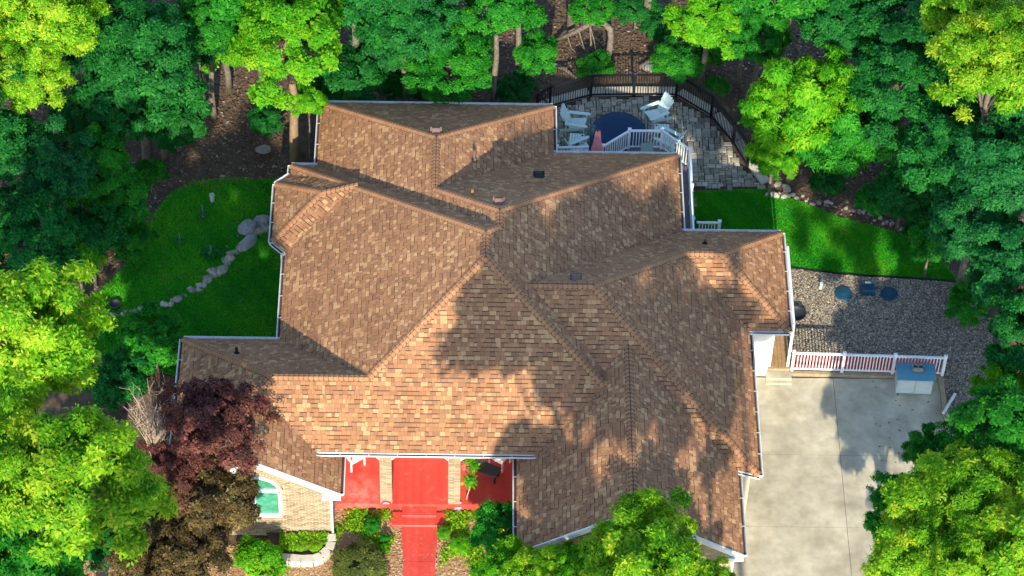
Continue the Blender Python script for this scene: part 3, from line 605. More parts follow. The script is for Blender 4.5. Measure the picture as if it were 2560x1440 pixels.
# downspouts
for x_, y_ in ((-5.86, wyL-.06), (7.08, wyG-.05)):
    part(MB().beam((x_, y_, .25), (x_, y_, 2.62), .08, .06).beam((x_, y_, .28), (x_+.02, y_-.22, .14), .08, .06).build('downspout', M['white']))
part(MB().beam((9.6, -1.35, .1), (9.6, -1.35, 2.6), .09, .09).build('porch_post', M['vinyl']))
part(MB().beam((9.62, -1.3, 2.55), (9.62, 2.2, 2.55), .08, .08).build('porch_beam', M['vinyl']))
part(MB().beam((6.36, 2.75, 2.6), (6.36, 5.9, 2.6), .05, .05).build('porch_beam', M['vinyl']))

# roof vents and pipes
def onroof(px, py, n):
    a_, b_, c_ = PL[n]; d = _fwv*FPX + _right*(px-1280) - _upv*(py-720); t = (a_*CAM.x+b_*CAM.y+c_+ZE-CAM.z)/(d.z-a_*d.x-b_*d.y); return CAM + d*t
for px, py, n, m in ((1090, 333, 'B1', 'ventbrown'), (1347, 443, 'B3', 'black'), (1247, 509, 'B3', 'ventbrown'), (1440, 699, 'B5', 'ventbrown')):
    q = onroof(px, py, n); b = MB().box((0, .02, .11), (.30, .30, .10), ch=.03).box((0, .02, .04), (.24, .24, .10)).box((0, .02, .012), (.40, .40, .02))
    o = part(b.build('roof_vent', M[m])); o.location = q - HL; o.rotation_euler.x = math.atan(-PL[n][1])*-1*(-1)
for px, py, n, m, h in ((1185, 400, 'R1', 'ventbrown', .45), (1181, 487, 'B3', 'orange', .22), (592, 884, 'B4', 'black', .3), (1762, 611, 'B5', 'black', .22)):
    q = onroof(px, py, n); part(MB().tube([(0, 0, -.05), (0, 0, h)], .05, 12).lathe((0, 0, .0), [(.12, -.05), (.10, .03), (.055, .09)], 14).build('vent_pipe', M[m])).location = q - HL

# front porch: red floor, steps, brick columns with white arches
def porchfloor():
    b = MB().box((-2.72, -5.9, .175), (6.46, 3.04, .35)); return part(b.build('porch_floor', M['redfloor']))
porchfloor()
part(MB().box((-3.03, -7.57, .115), (1.14, .46, .20), ch=.015).build('porch_step', M['red']))
part(MB().box((-3.0, -7.85, .06), (1.86, .58, .11), ch=.03).box((-3.0, -7.86, .058), (2.0, .40, .10), ch=.03).build('porch_step', M['red']))
walk = struct(poly_sheet('front_walk', [(-3.62, -8.12), (-2.36, -8.12), (-2.44, -9.6), (-2.54, -10.06), (-2.6, -15), (-3.4, -15), (-3.48, -10.07), (-3.56, -9.6)], .006, M['joint']))
for y0, y1 in ((-8.14, -9.5), (-9.52, -15)):
    f0, f1 = (-y0-8.14)/1.9, min(1, (-y1-8.14)/1.9)
    poly_sheet('slab', [(-3.62+.14*f0, y0), (-2.36-.16*f0, y0), (-2.36-.16*f1, y1), (-3.62+.14*f1, y1)], .008, M['red'], .045, walk)
for cx in (-4.13, -1.88):
    col = part(MB().box((cx, -7.22, 1.72), (.36, .36, 2.75)).build('column', M['mortar']))
    b = MB()
    for k in range(38):
        z = .36+k*.072
        for side in (0, 1):
            sh = .0 if k % 2 else .1
            for (xa, xb) in ((-.19, -.19+.1+sh), (-.19+.1+sh+.012, .19)):
                if xb-xa < .03: continue
                b.box((cx+(xa+xb)/2, -7.22+(-.185 if side == 0 else .185), z+.033), (xb-xa, .03, .058), tone=random.uniform(.25, .95))
        for sx in (-1, 1): b.box((cx+sx*.185, -7.22, z+.033), (.03, .33, .058), tone=random.uniform(.25, .95))
    tag(b.build('bricks', M['brick'], col, tone=True), kind='stuff')
def arch(x0, x1):
    """white header with an arched lower edge between two columns"""
    n = 14; zt = 3.18; zs = 2.62; pts = [(x0, zt), (x1, zt)] + [(x1-(x1-x0)*k/n, zs+.42*math.sin(math.pi*k/n)**.6 if 0 < k < n else zs) for k in range(n+1)]
    P = [(a, -7.32, b_) for a, b_ in pts] + [(a, -7.12, b_) for a, b_ in pts]; k = len(pts)
    part(link('porch_arch', pymesh('porch_arch', P, [tuple(range(k)), tuple(range(2*k-1, k-1, -1))] + [((i+1) % k, i, k+i, k+(i+1) % k) for i in range(k)], M['white'])))
arch(-5.9, -4.33); arch(-3.93, -2.08); arch(-1.68, .45)
part(MB().box((-2.72, -5.85, 3.3), (6.4, 2.9, .03)).build('porch_ceiling', M['siding']))

# ------------------------------------------------------------------ deck, railings, fence
ZD = .6
deck = empty('deck', (3.9, 6.2, 0)); tag(deck, 'raised grey board deck with angled white railing behind the house', 'deck')
DL = Vector(deck.location)
DP = [(1.66, 7.72), (3.33, 7.79), (4.33, 8.61), (5.53, 8.63), (6.52, 7.70), (6.46, 2.75)]
poly_sheet('deck_frame', [(a-DL.x, b-DL.y) for a, b in ([(1.2, 6.0), (1.2, 7.7)] + DP[0:] + [(5.62, 2.75), (5.62, 6.0)])][::-1], ZD-.22, M['soil'], .19, deck)
def right_edge(y):
    if y <= 7.70: return 6.46 + (y-2.75)/(7.70-2.75)*.06
    return 6.52 - (y-7.70)/(8.63-7.70)*.99
def left_edge(y):
    if y < 6.0: return 5.62
    if y <= 7.76: return 1.2
    return 3.33 + (y-7.79)/(8.61-7.79)
y = 2.82
while y < 8.58:
    xa, xb = left_edge(y+.07), right_edge(y+.07)
    if xb-xa > .1: MB().box((0, 0, 0), (xb-xa, .136, .03)).build('board', M['deckboard'], deck, loc=((xa+xb)/2-DL.x, y+.07-DL.y, ZD-.01))
    y += .145
_cache = {}
def shared(name, make):
    if name not in _cache: _cache[name] = make()
    return _cache[name]
def box_me(name, d, m, ch=0):
    return shared((name, d, m.name), lambda: (lambda b: pymesh(name, b.v, b.f, m))(MB().box((0, 0, 0), d, ch=ch)))
def railing(parent, pts, z0, z1, m, post=.1, sp=.112, bal=.035, endpost=True, posts=None, cap=True):
    PLc = Vector(parent.location)
    for i, q in enumerate(pts):
        if posts is None or i in posts:
            o = link('post', box_me('post', (post, post, z1-z0+.1), m), parent, Vector((q[0], q[1], (z0+z1)/2+.03))-PLc)
            if cap: link('post_cap', box_me('post_cap', (post+.03, post+.03, .05), m, .02), o, (0, 0, (z1-z0+.1)/2+.02))
    for a, b in zip(pts, pts[1:]):
        A, B = Vector((a[0], a[1], 0)), Vector((b[0], b[1], 0)); d = B-A; rz = math.atan2(d.y, d.x); L = d.length-post
        if L < .1: continue
        for zz, hh, w in ((z1, .055, .075), (z0+.1, .045, .05)):
            o = MB().box((0, 0, 0), (L, w, hh)).build('rail', m, parent, loc=(A+B)/2+Vector((0, 0, zz))-PLc); o.rotation_euler.z = rz
        k = max(1, round(L/sp))
        for j in range(1, k):
            q = A + d*((post/2 + L*j/k)/d.length); o = link('baluster', box_me('baluster', (bal, bal, z1-z0-.12), m), parent, Vector((q.x, q.y, (z0+z1)/2+.04))-PLc); o.rotation_euler.z = rz
railing(deck, DP[:-1] + [(6.50, 5.9), (6.48, 4.3), (6.46, 2.8)], ZD, ZD+.95, M['vinyl'])
railing(deck, [(6.56, 4.22), (7.42, 4.22)], .05, 1.5, M['vinyl'], posts=(1,))

fence = empty('metal_fence', (4.65, 11.8, 0)); tag(fence, 'black metal picket fence curving round the stone patio', 'fence')
railing(fence, fence_pts[:-1], .03, 1.15, M['black'], .1, .10, .022)

rampr = empty('driveway_railing', (12.4, -1.45, 0)); tag(rampr, 'white vinyl railing on a curb between driveway and gravel', 'railing')
railing(rampr, [(9.76, -1.38), (11.5, -1.42), (13.25, -1.46), (14.98, -1.51)], .16, 1.1, M['vinyl'], .1, .108)
MB().box((12.36-12.4, -.06, .08), (5.32, .16, .16), -.022, ch=.01).build('curb', M['curb'], rampr)
struct(poly_sheet('red_walk', [(9.72, -1.32), (14.9, -1.46), (14.9, -.72), (9.72, -.58)], .012, M['red'], .03))
cb = empty('timber_curb', (14.93, -2.5, 0)); tag(cb, 'weathered timber curb along the right edge of the driveway', 'curb')
MB().beam((0, .9, .09), (.02, -.93, .09), .17, .17).build('timber', M['curb'], cb)
MB().beam((.12, -1.05, .08), (.62, -1.28, .08), .15, .16).build('timber', M['curb'], cb); MB().beam((.66, -1.26, .10), (1.5, -1.72, .10), .24, .19).build('timber', M['block'], cb)

# boardwalk and steps beside the right wing
bw = empty('boardwalk', (9.28, .4, 0)); tag(bw, 'tan board walkway under the right wing eave with concrete steps', 'walkway')
MB().box((0, .02, .17), (.76, 3.56, .34)).build('walk_frame', M['soil'], bw)
for k in range(6): MB().box((-.325+k*.13, .03, .365), (.122, 3.7, .035)).build('board', M['boards'], bw)
MB().box((.0, -1.86, .24), (.80, .06, .26)).build('riser_board', M['curb'], bw)
MB().box((.01, -2.05, .115), (.88, .32, .23), ch=.012).build('step', M['concrete'], bw)
MB().box((.01, -2.17, .06), (.90, .34, .12), ch=.012).build('step', M['concrete'], bw)

# ------------------------------------------------------------------ patio furniture
def adirondack(px, py, rz, label):
    x, y = U(px, py, .4); t = empty('adirondack_chair', (x, y, .05), rz); tag(t, label, 'chair', 'patio lounge chairs')
    m = M['poly']      # local: faces +x
    for k in range(5):
        q = -.2+k*.1; h = .98-.5*abs(q)*abs(q)*3
        b = MB(); A = Vector((-.22, q*.85, .28)); B = Vector((-.22-.36*h, q*1.25, .28+.72*h)); b.beam(A, B, .105, .025, up=(1, 0, .5)); 
        b.beam(B, B+Vector((-.02, -q*.15, .045)), .07, .022, up=(1, 0, .5)); b.build('back_slat', m, t)
    for k in range(5): MB().box((.30-k*.115, 0, .37-.028*k), (.105, .54, .025)).build('seat_slat', m, t)
    for sy in (-1, 1):
        MB().beam((.42, sy*.33, .56), (-.36, sy*.31, .52), .13, .03).beam((.42, sy*.33, .56), (.49, sy*.33, .562), .09, .03).build('arm', m, t)
        MB().beam((.36, sy*.31, 0), (.34, sy*.31, .55), .04, .11, up=(0, 1, 0)).build('leg', m, t)
        MB().beam((-.34, sy*.29, 0), (-.30, sy*.29, .52), .04, .10, up=(0, 1, 0)).build('leg', m, t)
        MB().beam((.34, sy*.27, .33), (-.55, sy*.27, .06), .035, .12, up=(0, 0, 1)).build('side_rail', m, t)
    MB().beam((-.40, -.26, .72), (-.40, .26, .72), .03, .07).build('back_brace', m, t)
    return t
adirondack(1440, 306, R(-12), 'pale lounge chair left of the round navy cover, beside the roof corner')
adirondack(1640, 284, R(212), 'pale lounge chair on the far right side of the navy cover')
adirondack(1452, 376, R(25), 'pale lounge chair half hidden behind the roof edge and left railing')
adirondack(1672, 352, R(150), 'pale lounge chair behind the right angled deck railing')
def side_table(px, py, rz, label):
    x, y = U(px, py, .5); t = empty('side_table', (x, y, .05), rz); tag(t, label, 'table', 'slatted side tables'); m = M['poly']
    for k in range(4): MB().box((-.165+k*.098, 0, .46), (.085, .44, .025)).build('slat', m, t)
    pn = MB().box((.255, 0, .46), (.14, .44, .025)).build('cup_board', m, t)
    for sy in (-1, 1): link('cup_hole', box_me('cup_hole', (.07, .07, .006), M['hole']), pn, (.255, sy*.14, .475))
    for sx in (-1, 1):
        for sy in (-1, 1): MB().box((sx*.2, sy*.18, .22), (.05, .05, .45)).build('leg', m, t)
side_table(1438, 345, R(-6), 'slatted pale side table between the two left chairs')
side_table(1658, 322, R(178), 'slatted pale side table right of the navy cover')
t = empty('round_tub', (4.0, 9.47, .05)); tag(t, 'large round tub under a smooth navy blue cover on the patio', 'covered tub')
MB().lathe((0, 0, 0), [(.96, 0), (.98, .30), (.99, .48)], 48).build('tub_wall', M['navylid'], t, smooth=True)
MB().lathe((0, 0, 0), [(1.02, .36), (1.035, .50), (1.0, .55), (.6, .575), (.2, .585)], 48).build('cover', M['navy'], t, smooth=True)

def umbrella_red():
    x, y = U(1495, 330, 2.9); t = empty('closed_umbrella', (x, y, ZD+.01)); tag(t, 'closed red patio umbrella standing on the deck', 'umbrella')
    MB().tube([(0, 0, 0), (0, 0, 2.42)], .022, 10).build('pole', M['grill'], t); MB().lathe((0, 0, 0), [(.24, 0), (.24, .04), (.08, .1), (.03, .14)], 24).build('base', M['black'], t)
    def pleat(z0, z1, r0, r1, name, m):
        n = 48; b = MB(); vs = []; rows = 9
        for i in range(rows):
            f = i/(rows-1); r = r0+(r1-r0)*f; z = z0+(z1-z0)*f
            for k in range(n):
                a = 2*math.pi*k/n; rr = r*(1+.26*math.cos(8*a+.3*math.sin(5*f)))*(1+.05*math.sin(9*f+k)); vs.append((rr*math.cos(a), rr*math.sin(a), z+(.04*math.cos(8*a) if i == rows-1 else 0)))
        fs = [(i*n+k, i*n+(k+1) % n, (i+1)*n+(k+1) % n, (i+1)*n+k) for i in range(rows-1) for k in range(n)]
        b.add(vs, fs); return b.build(name, m, t, smooth=True)
    pleat(2.38, 1.35, .06, .17, 'upper_canopy', M['umbpink']); pleat(1.55, .55, .12, .20, 'lower_canopy', M['umbred'])
    MB().lathe((0, 0, 2.36), [(.06, 0), (.055, .07), (.02, .11)], 16).build('finial', M['black'], t)
umbrella_red()
x, y = U(1483, 322, 2.9); t = empty('covered_umbrella', (x, y, ZD+.01)); tag(t, 'folded umbrella in a slim navy cover beside the red one', 'umbrella')
MB().lathe((0, 0, .25), [(.10, 0), (.115, .4), (.12, 1.2), (.10, 1.95), (.085, 2.1), (.03, 2.13)], 20).build('cover', M['navylid'], t, smooth=True)
MB().tube([(0, 0, 0), (0, 0, .4)], .03, 10).build('pole', M['black'], t); MB().tube([(-.07, 0, 2.28), (-.03, .05, 2.42), (.05, .03, 2.42), (.08, 0, 2.3)], .03, 8).build('crank_loop', M['navylid'], t)
x, y = U(1617, 372, 1.3); t = empty('grill', (x, y, ZD+.01)); tag(t, 'small grey green covered grill against the deck railing', 'grill')
MB().box((0, 0, .36), (.42, .42, .70), ch=.03).build('body', M['grill'], t); MB().box((0, .01, .755), (.46, .44, .10), ch=.045).build('lid', M['grill'], t)
MB().beam((-.13, -.25, .60), (.13, -.25, .60), .03, .03).beam((-.13, -.25, .6), (-.13, -.2, .6), .02, .02).beam((.13, -.25, .6), (.13, -.2, .6), .02, .02).build('handle', M['white'], t)

# ------------------------------------------------------------------ driveway and gravel things
t = empty('storage_shed', (13.93, -1.97, .05), -.03); tag(t, 'low resin storage shed with teal lid on the driveway corner', 'shed')
MB().box((0, .02, .40), (1.22, .62, .80)).build('body', M['shedbody'], t)
for sx in (-1, 1):
    d_ = MB().box((sx*.295, -.305, .40), (.56, .03, .72), ch=.0).build('door', M['shedbody'], t)
    MB().box((sx*.295, -.325, .56), (.46, .014, .26)).box((sx*.295, -.325, .20), (.46, .014, .26)).build('door_panel', M['shedbody'], d_)
n = 10; vs = []; 
for yy in (-.37, -.2, .0, .2, .36):
    for k in range(n+1): xx = -.67+1.34*k/n; vs.append((xx, yy-.05*math.cos(xx*2.3)*(1 if yy == -.37 else 0), .82+.13*(1-(yy/.45)**2)+.025*(1-(xx/.67)**4)))
fs = [(j*(n+1)+k, j*(n+1)+k+1, (j+1)*(n+1)+k+1, (j+1)*(n+1)+k) for j in range(4) for k in range(n)]
b = MB(); b.add(vs, fs); b.box((0, -.01, .81), (1.30, .68, .07)); b.build('lid', M['shedlid'], t)
t = empty('concrete_block', (13.98, -1.97, .05+.972), -.05); tag(t, 'hollow concrete block resting on the shed lid', 'block')
b = MB()
for xx in (-.18, 0, .18): b.box((xx, 0, .09), (.035, .19, .18))
for yy in (-.08, .08): b.box((0, yy, .09), (.395, .03, .18))
b.build('shell', M['block'], t); MB().box((0, 0, .02), (.34, .14, .03)).build('hollow', M['hole'], t)
def gpt(px, py, z=0): return U(px, py, z)
for px, lab in ((2109, 'dark teal round access lid left of the black box on the gravel'), (2223, 'dark teal round access lid right of the black box on the gravel')):
    x, y = gpt(px, 733, .1); t = empty('access_lid', (x, y, 0)); tag(t, lab, 'lid', 'round access lids')
    MB().lathe((0, 0, 0), [(.28, 0), (.28, .05)], 32).build('riser', M['navylid'], t); MB().lathe((0, 0, 0), [(.315, .05), (.32, .08), (.30, .10), (.1, .115), (.05, .13), (.02, .13)], 32).build('cover', M['navylid'], t)
x, y = gpt(2170, 722, .15); t = empty('control_box', (x, y, 0)); tag(t, 'black control box with white label strip between the round lids', 'box')
MB().box((0, 0, .13), (.50, .40, .26), ch=.06).box((0, 0, .03), (.54, .46, .06), ch=.02).build('housing', M['navylid'], t); MB().box((.0, .20, .265), (.2, .06, .03)).build('label_strip', M['white'], t)
x, y = gpt(2051, 722, 0); t = empty('vent_stub', (x, y, 0)); tag(t, 'short white capped pipe standing in the gravel', 'pipe')
MB().tube([(0, 0, 0), (.01, 0, .27)], .052, 14).build('pipe', M['white'], t); MB().tube([(.01, 0, .26), (.01, 0, .31)], .066, 14).build('cap', M['white'], t)
x, y = gpt(1990, 787, .1); t = empty('plastic_basin', (x, y, .02)); tag(t, 'dark plastic basin on gravel beside the right wing eave', 'basin')
MB().lathe((0, 0, 0), [(.24, 0), (.33, .16), (.36, .19), (.33, .19), (.30, .14), (.18, .05)], 28).build('bowl', M['darkpot'], t, smooth=True)
A, B = gpt(2358, 1034, .2), gpt(2388, 985, .1); t = empty('loose_downspout', (A[0], A[1], .02)); tag(t, 'loose white downspout lying across the gravel corner', 'downspout')
MB().beam((0, 0, .2), (B[0]-A[0], B[1]-A[1], .1), .09, .07).build('channel', M['white'], t); MB().tube([(B[0]-A[0], B[1]-A[1], .1), (B[0]-A[0]+.05, B[1]-A[1]+.1, .05)], .06, 10).build('elbow', M['black'], t)

# ------------------------------------------------------------------ stones
def rock_me(seed, sub=2):
    r_ = random.Random(seed); bm = bmesh.new(); bmesh.ops.create_icosphere(bm, subdivisions=sub, radius=1); ph = [r_.uniform(0, 6) for _ in range(6)]
    for v in bm.verts:
        c = v.co; k = 1 + .22*math.sin(2.3*c.x+ph[0]) * math.cos(2.1*c.y+ph[1]) + .13*math.sin(4*c.z+ph[2]+2*c.x) + r_.uniform(-.07, .07); v.co = c*k
    me = bpy.data.meshes.new('stone'); bm.to_mesh(me); bm.free(); return me
ROCK = [rock_me(i, 1) for i in range(5)]
for me in ROCK: me.materials.append(M['stone'])
for px, py, r, lab in ((620, 566, (.30, .34, .26), 'upright pale boulder leftmost of the large boulders by the house'), (656, 548, (.30, .24, .22), 'pale boulder nearest the bay roof at the top of the stone edging'), (622, 600, (.42, .25, .18), 'broad low pale boulder below the upright one')):
    x, y = U(px, py, .15); me = rock_me(px, 3); me.materials.append(M['boulder']); o = link('boulder', me, None, (x, y, r[2]*.3)); o.scale = r; o.rotation_euler.z = random.random(); tag(o, lab, 'boulder', 'boulders on the left lawn')
edge = empty('stone_edging', (*U(500, 715), 0)); tag(edge, 'winding row of field stones dividing the left lawn', 'stone edging'); EL = Vector(edge.location)
curve = [(668, 560), (640, 590), (606, 622), (578, 640), (562, 665), (545, 682), (520, 700), (490, 722), (455, 742), (420, 760), (385, 770), (345, 776), (300, 786), (250, 796), (200, 803)]
for i in range(len(curve)-1):
    (xa, ya_), (xb, yb) = curve[i], curve[i+1]; k = 9 if i < 7 else 7
    for j in range(k):
        f = (j+random.random())/k; x, y = U(xa+(xb-xa)*f+random.gauss(0, 5 if i < 8 else 2.5), ya_+(yb-ya_)*f+random.gauss(0, 5 if i < 8 else 2.5), 0); r = random.uniform(.06, .19)*(1.15 if i < 7 else .95)
        o = link('stone', random.choice(ROCK), edge, (x-EL.x, y-EL.y, r*.12)); o.scale = (r, r*random.uniform(.55, 1), r*.55); o.rotation_euler.z = random.uniform(0, 6)
rp = empty('rock_pile', (*U(1950, 485), 0)); tag(rp, 'small pile of tan rocks at the right end of the patio coping', 'rocks'); EL = Vector(rp.location)
for k in range(14):
    x, y = U(1950+random.gauss(0, 16), 485+random.gauss(0, 9), 0); r = random.uniform(.08, .18); o = link('stone', random.choice(ROCK), rp, (x-EL.x, y-EL.y, r*.4)); o.scale = (r, r*.8, r*.6); o.rotation_euler.z = random.uniform(0, 6)
rb = empty('woodland_edging', (*U(2120, 560), 0)); tag(rb, 'line of small stones where the right lawn meets the trees', 'stone edging'); EL = Vector(rb.location)
for k in range(34):
    f = k/33; x, y = U(1990+300*f+random.gauss(0, 4), 500+95*f-18*math.sin(3*f)+random.gauss(0, 4), 0); r = random.uniform(.05, .12); o = link('stone', random.choice(ROCK), rb, (x-EL.x, y-EL.y, r*.3)); o.scale = (r, r*.8, r*.6); o.rotation_euler.z = random.uniform(0, 6)
x, y = U(660, 378, 0); me = rock_me(991, 2); me.materials.append(M['stone']); o = link('flat_rock', me, None, (x, y, .08)); o.scale = (.28, .2, .12); tag(o, 'lone flat rock in the leaf litter by the lime tree trunk', 'rock')
x, y = U(1628, 174, 0); me = rock_me(992, 2); me.materials.append(M['boulder']); o = link('flat_rock', me, None, (x, y, .06)); o.scale = (.3, .2, .12); tag(o, 'pale flat rock just outside the patio fence', 'rock')

# ------------------------------------------------------------------ front beds
pw = empty('planter_wall', (*U(780, 1390, .2), 0)); tag(pw, 'low curved wall of pale concrete blocks holding the front bed', 'retaining wall'); EL = Vector(pw.location)
cpts = [U(a, b, .3) for a, b in ((690, 1392), (722, 1396), (752, 1399), (782, 1398), (806, 1390), (822, 1374), (828, 1354), (828, 1336))]
for i in range(len(cpts)-1):
    A, B = Vector((*cpts[i], 0)), Vector((*cpts[i+1], 0)); d = B-A
    for zc, h, w, nm in ((.07, .13, .22, 'block'), (.205, .13, .22, 'block'), (.315, .07, .30, 'cap_block')):
        o = MB().box((0, 0, 0), (d.length-.012, w, h), ch=.012).build(nm, M['cap'], pw, loc=(A+B)/2+Vector((random.gauss(0, .008), random.gauss(0, .008), zc))-EL); o.rotation_euler.z = math.atan2(d.y, d.x)+random.gauss(0, .02)
poly_sheet('bed_soil', [(cpts[0][0]-EL.x, cpts[0][1]+.1-EL.y)] + [(a-EL.x-.05, b+.08-EL.y) for a, b in cpts[1:]] + [(cpts[-1][0]-EL.x, -8.55-EL.y), (cpts[0][0]-EL.x-.4, -8.55-EL.y)], .22, M['soil'], None, pw)
x, y = U(1212, 1168, .8); t = empty('porch_bench', (x, y, .35), R(-24)); tag(t, 'dark padded bench standing askew on the red porch', 'bench')
MB().box((0, 0, .42), (1.02, .46, .08), ch=.02).build('pad', M['mat_dark'], t)
for sx in (-1, 1):
    for sy in (-1, 1): MB().box((sx*.44, sy*.17, .19), (.05, .05, .38)).build('leg', M['black'], t)
for px, rz, lab in ((884, R(35), 'white slatted chair at the left end of the porch'), (1250, R(-35), 'white slatted chair at the right end of the porch')):
    x, y = U(px, 1146, .8); t = empty('porch_chair', (x, y+.12, .35), rz); tag(t, lab, 'chair')
    for k in range(5): MB().box((0, -.22+k*.105, .42), (.50, .095, .025)).build('seat_slat', M['vinyl'], t)
    MB().box((0, .30, .68), (.50, .03, .5)).build('backrest', M['vinyl'], t)
    for sx in (-1, 1):
        MB().box((sx*.28, .02, .62), (.07, .56, .03)).build('arm', M['vinyl'], t)
        for sy in (-1, 1): MB().box((sx*.26, sy*.24, .30), (.05, .05, .60)).build('leg', M['vinyl'], t)
x, y = U(965, 1252, .5); t = empty('garden_plaque', (x, y-.04, .35)); tag(t, 'small arched red and grey plaque at the porch edge by the left column', 'plaque')
MB().tube([(math.cos(a)*.15, 0, .02+math.sin(a)*.14) for a in [math.pi*k/12 for k in range(13)]], .022, 8).build('rim', M['umbred'], t); link('face', pymesh('face', [(math.cos(math.pi*k/12)*.14, 0, .02+math.sin(math.pi*k/12)*.13) for k in range(13)], [tuple(range(13))], M['plaque']), t)
x, y = U(1145, 1254, .4); t = empty('garden_plaque', (x, y-.10, .0)); tag(t, 'square mauve plaque leaning at the porch edge by the right column', 'plaque')
MB().beam((0, 0, .05), (0, .08, .42), .22, .03, up=(0, 1, 0)).build('face', M['plaque'], t)
x, y = U(531, 503, 0); t = empty('standpipe', (x, y, 0)); tag(t, 'short wide white pipe standing on the left lawn', 'pipe')
MB().lathe((0, 0, 0), [(.085, 0), (.085, .30), (.095, .30), (.095, .36), (.07, .36), (.065, .30)], 20).build('pipe', M['shedbody'], t); MB().box((0, 0, .29), (.09, .09, .01)).build('hollow', M['hole'], t)
x, y = U(289, 766, 0); t = empty('black_planter', (x, y, 0)); tag(t, 'round black planter at the foot of the left lawn', 'planter')
MB().lathe((0, 0, 0), [(.17, 0), (.19, .15), (.21, .17), (.18, .17), (.16, .1), (.05, .1)], 20).build('bowl', M['darkpot'], t, smooth=True)

# bent, broken tree and fallen log in the woods
A = U(1520, 145, 0); B = U(1384, 102, .15); t = empty('bent_tree', (A[0], A[1], 0)); tag(t, 'grey broken tree trunk bent over to the ground behind the patio', 'tree')
dx, dy = B[0]-A[0], B[1]-A[1]
MB().tube([(0, 0, -.1), (.04, 0, .5), (.06, .05, 1.05), (.02, .15, 1.4), (-.15, .25, 1.55)], [.13, .12, .115, .12, .10], 10).build('trunk', M['bark'], t, smooth=True)
MB().tube([(.02, .1, 1.35), (-.2, .3, 1.55), (-.7, .35, 1.5), (dx*.6, dy*.6, .95), (dx, dy, .12)], [.09, .11, .10, .085, .06], 10).build('fallen_stem', M['bark'], t, smooth=True)
for f, z in ((.35, 1.35), (.55, 1.0), (.75, .6)): MB().tube([(dx*f, dy*f, z), (dx*f+.15, dy*f-.25, z-.4), (dx*f+.3, dy*f-.3, .05)], [.03, .02, .01], 6).build('dead_branch', M['bark'], t)
for pa, pb, r, lab in (((1600, 172), (1690, 128), .09, 'dark fallen log running towards the pale flat rock'), ((1385, 165), (1440, 200), .08, 'short rotting log near the left end of the patio fence')):
    A, B = U(*pa), U(*pb); t = empty('fallen_log', (A[0], A[1], .05)); tag(t, lab, 'log')
    MB().tube([(0, 0, .03), ((B[0]-A[0])*.5, (B[1]-A[1])*.5+.05, .1), (B[0]-A[0], B[1]-A[1], .06)], [r, r*.9, r*.6], 9).build('stem', M['bark'], t); MB().tube([((B[0]-A[0])*.5, (B[1]-A[1])*.5, .1), ((B[0]-A[0])*.5+.2, (B[1]-A[1])*.5+.25, .3)], [r*.4, r*.15], 6).build('branch_stub', M['bark'], t)

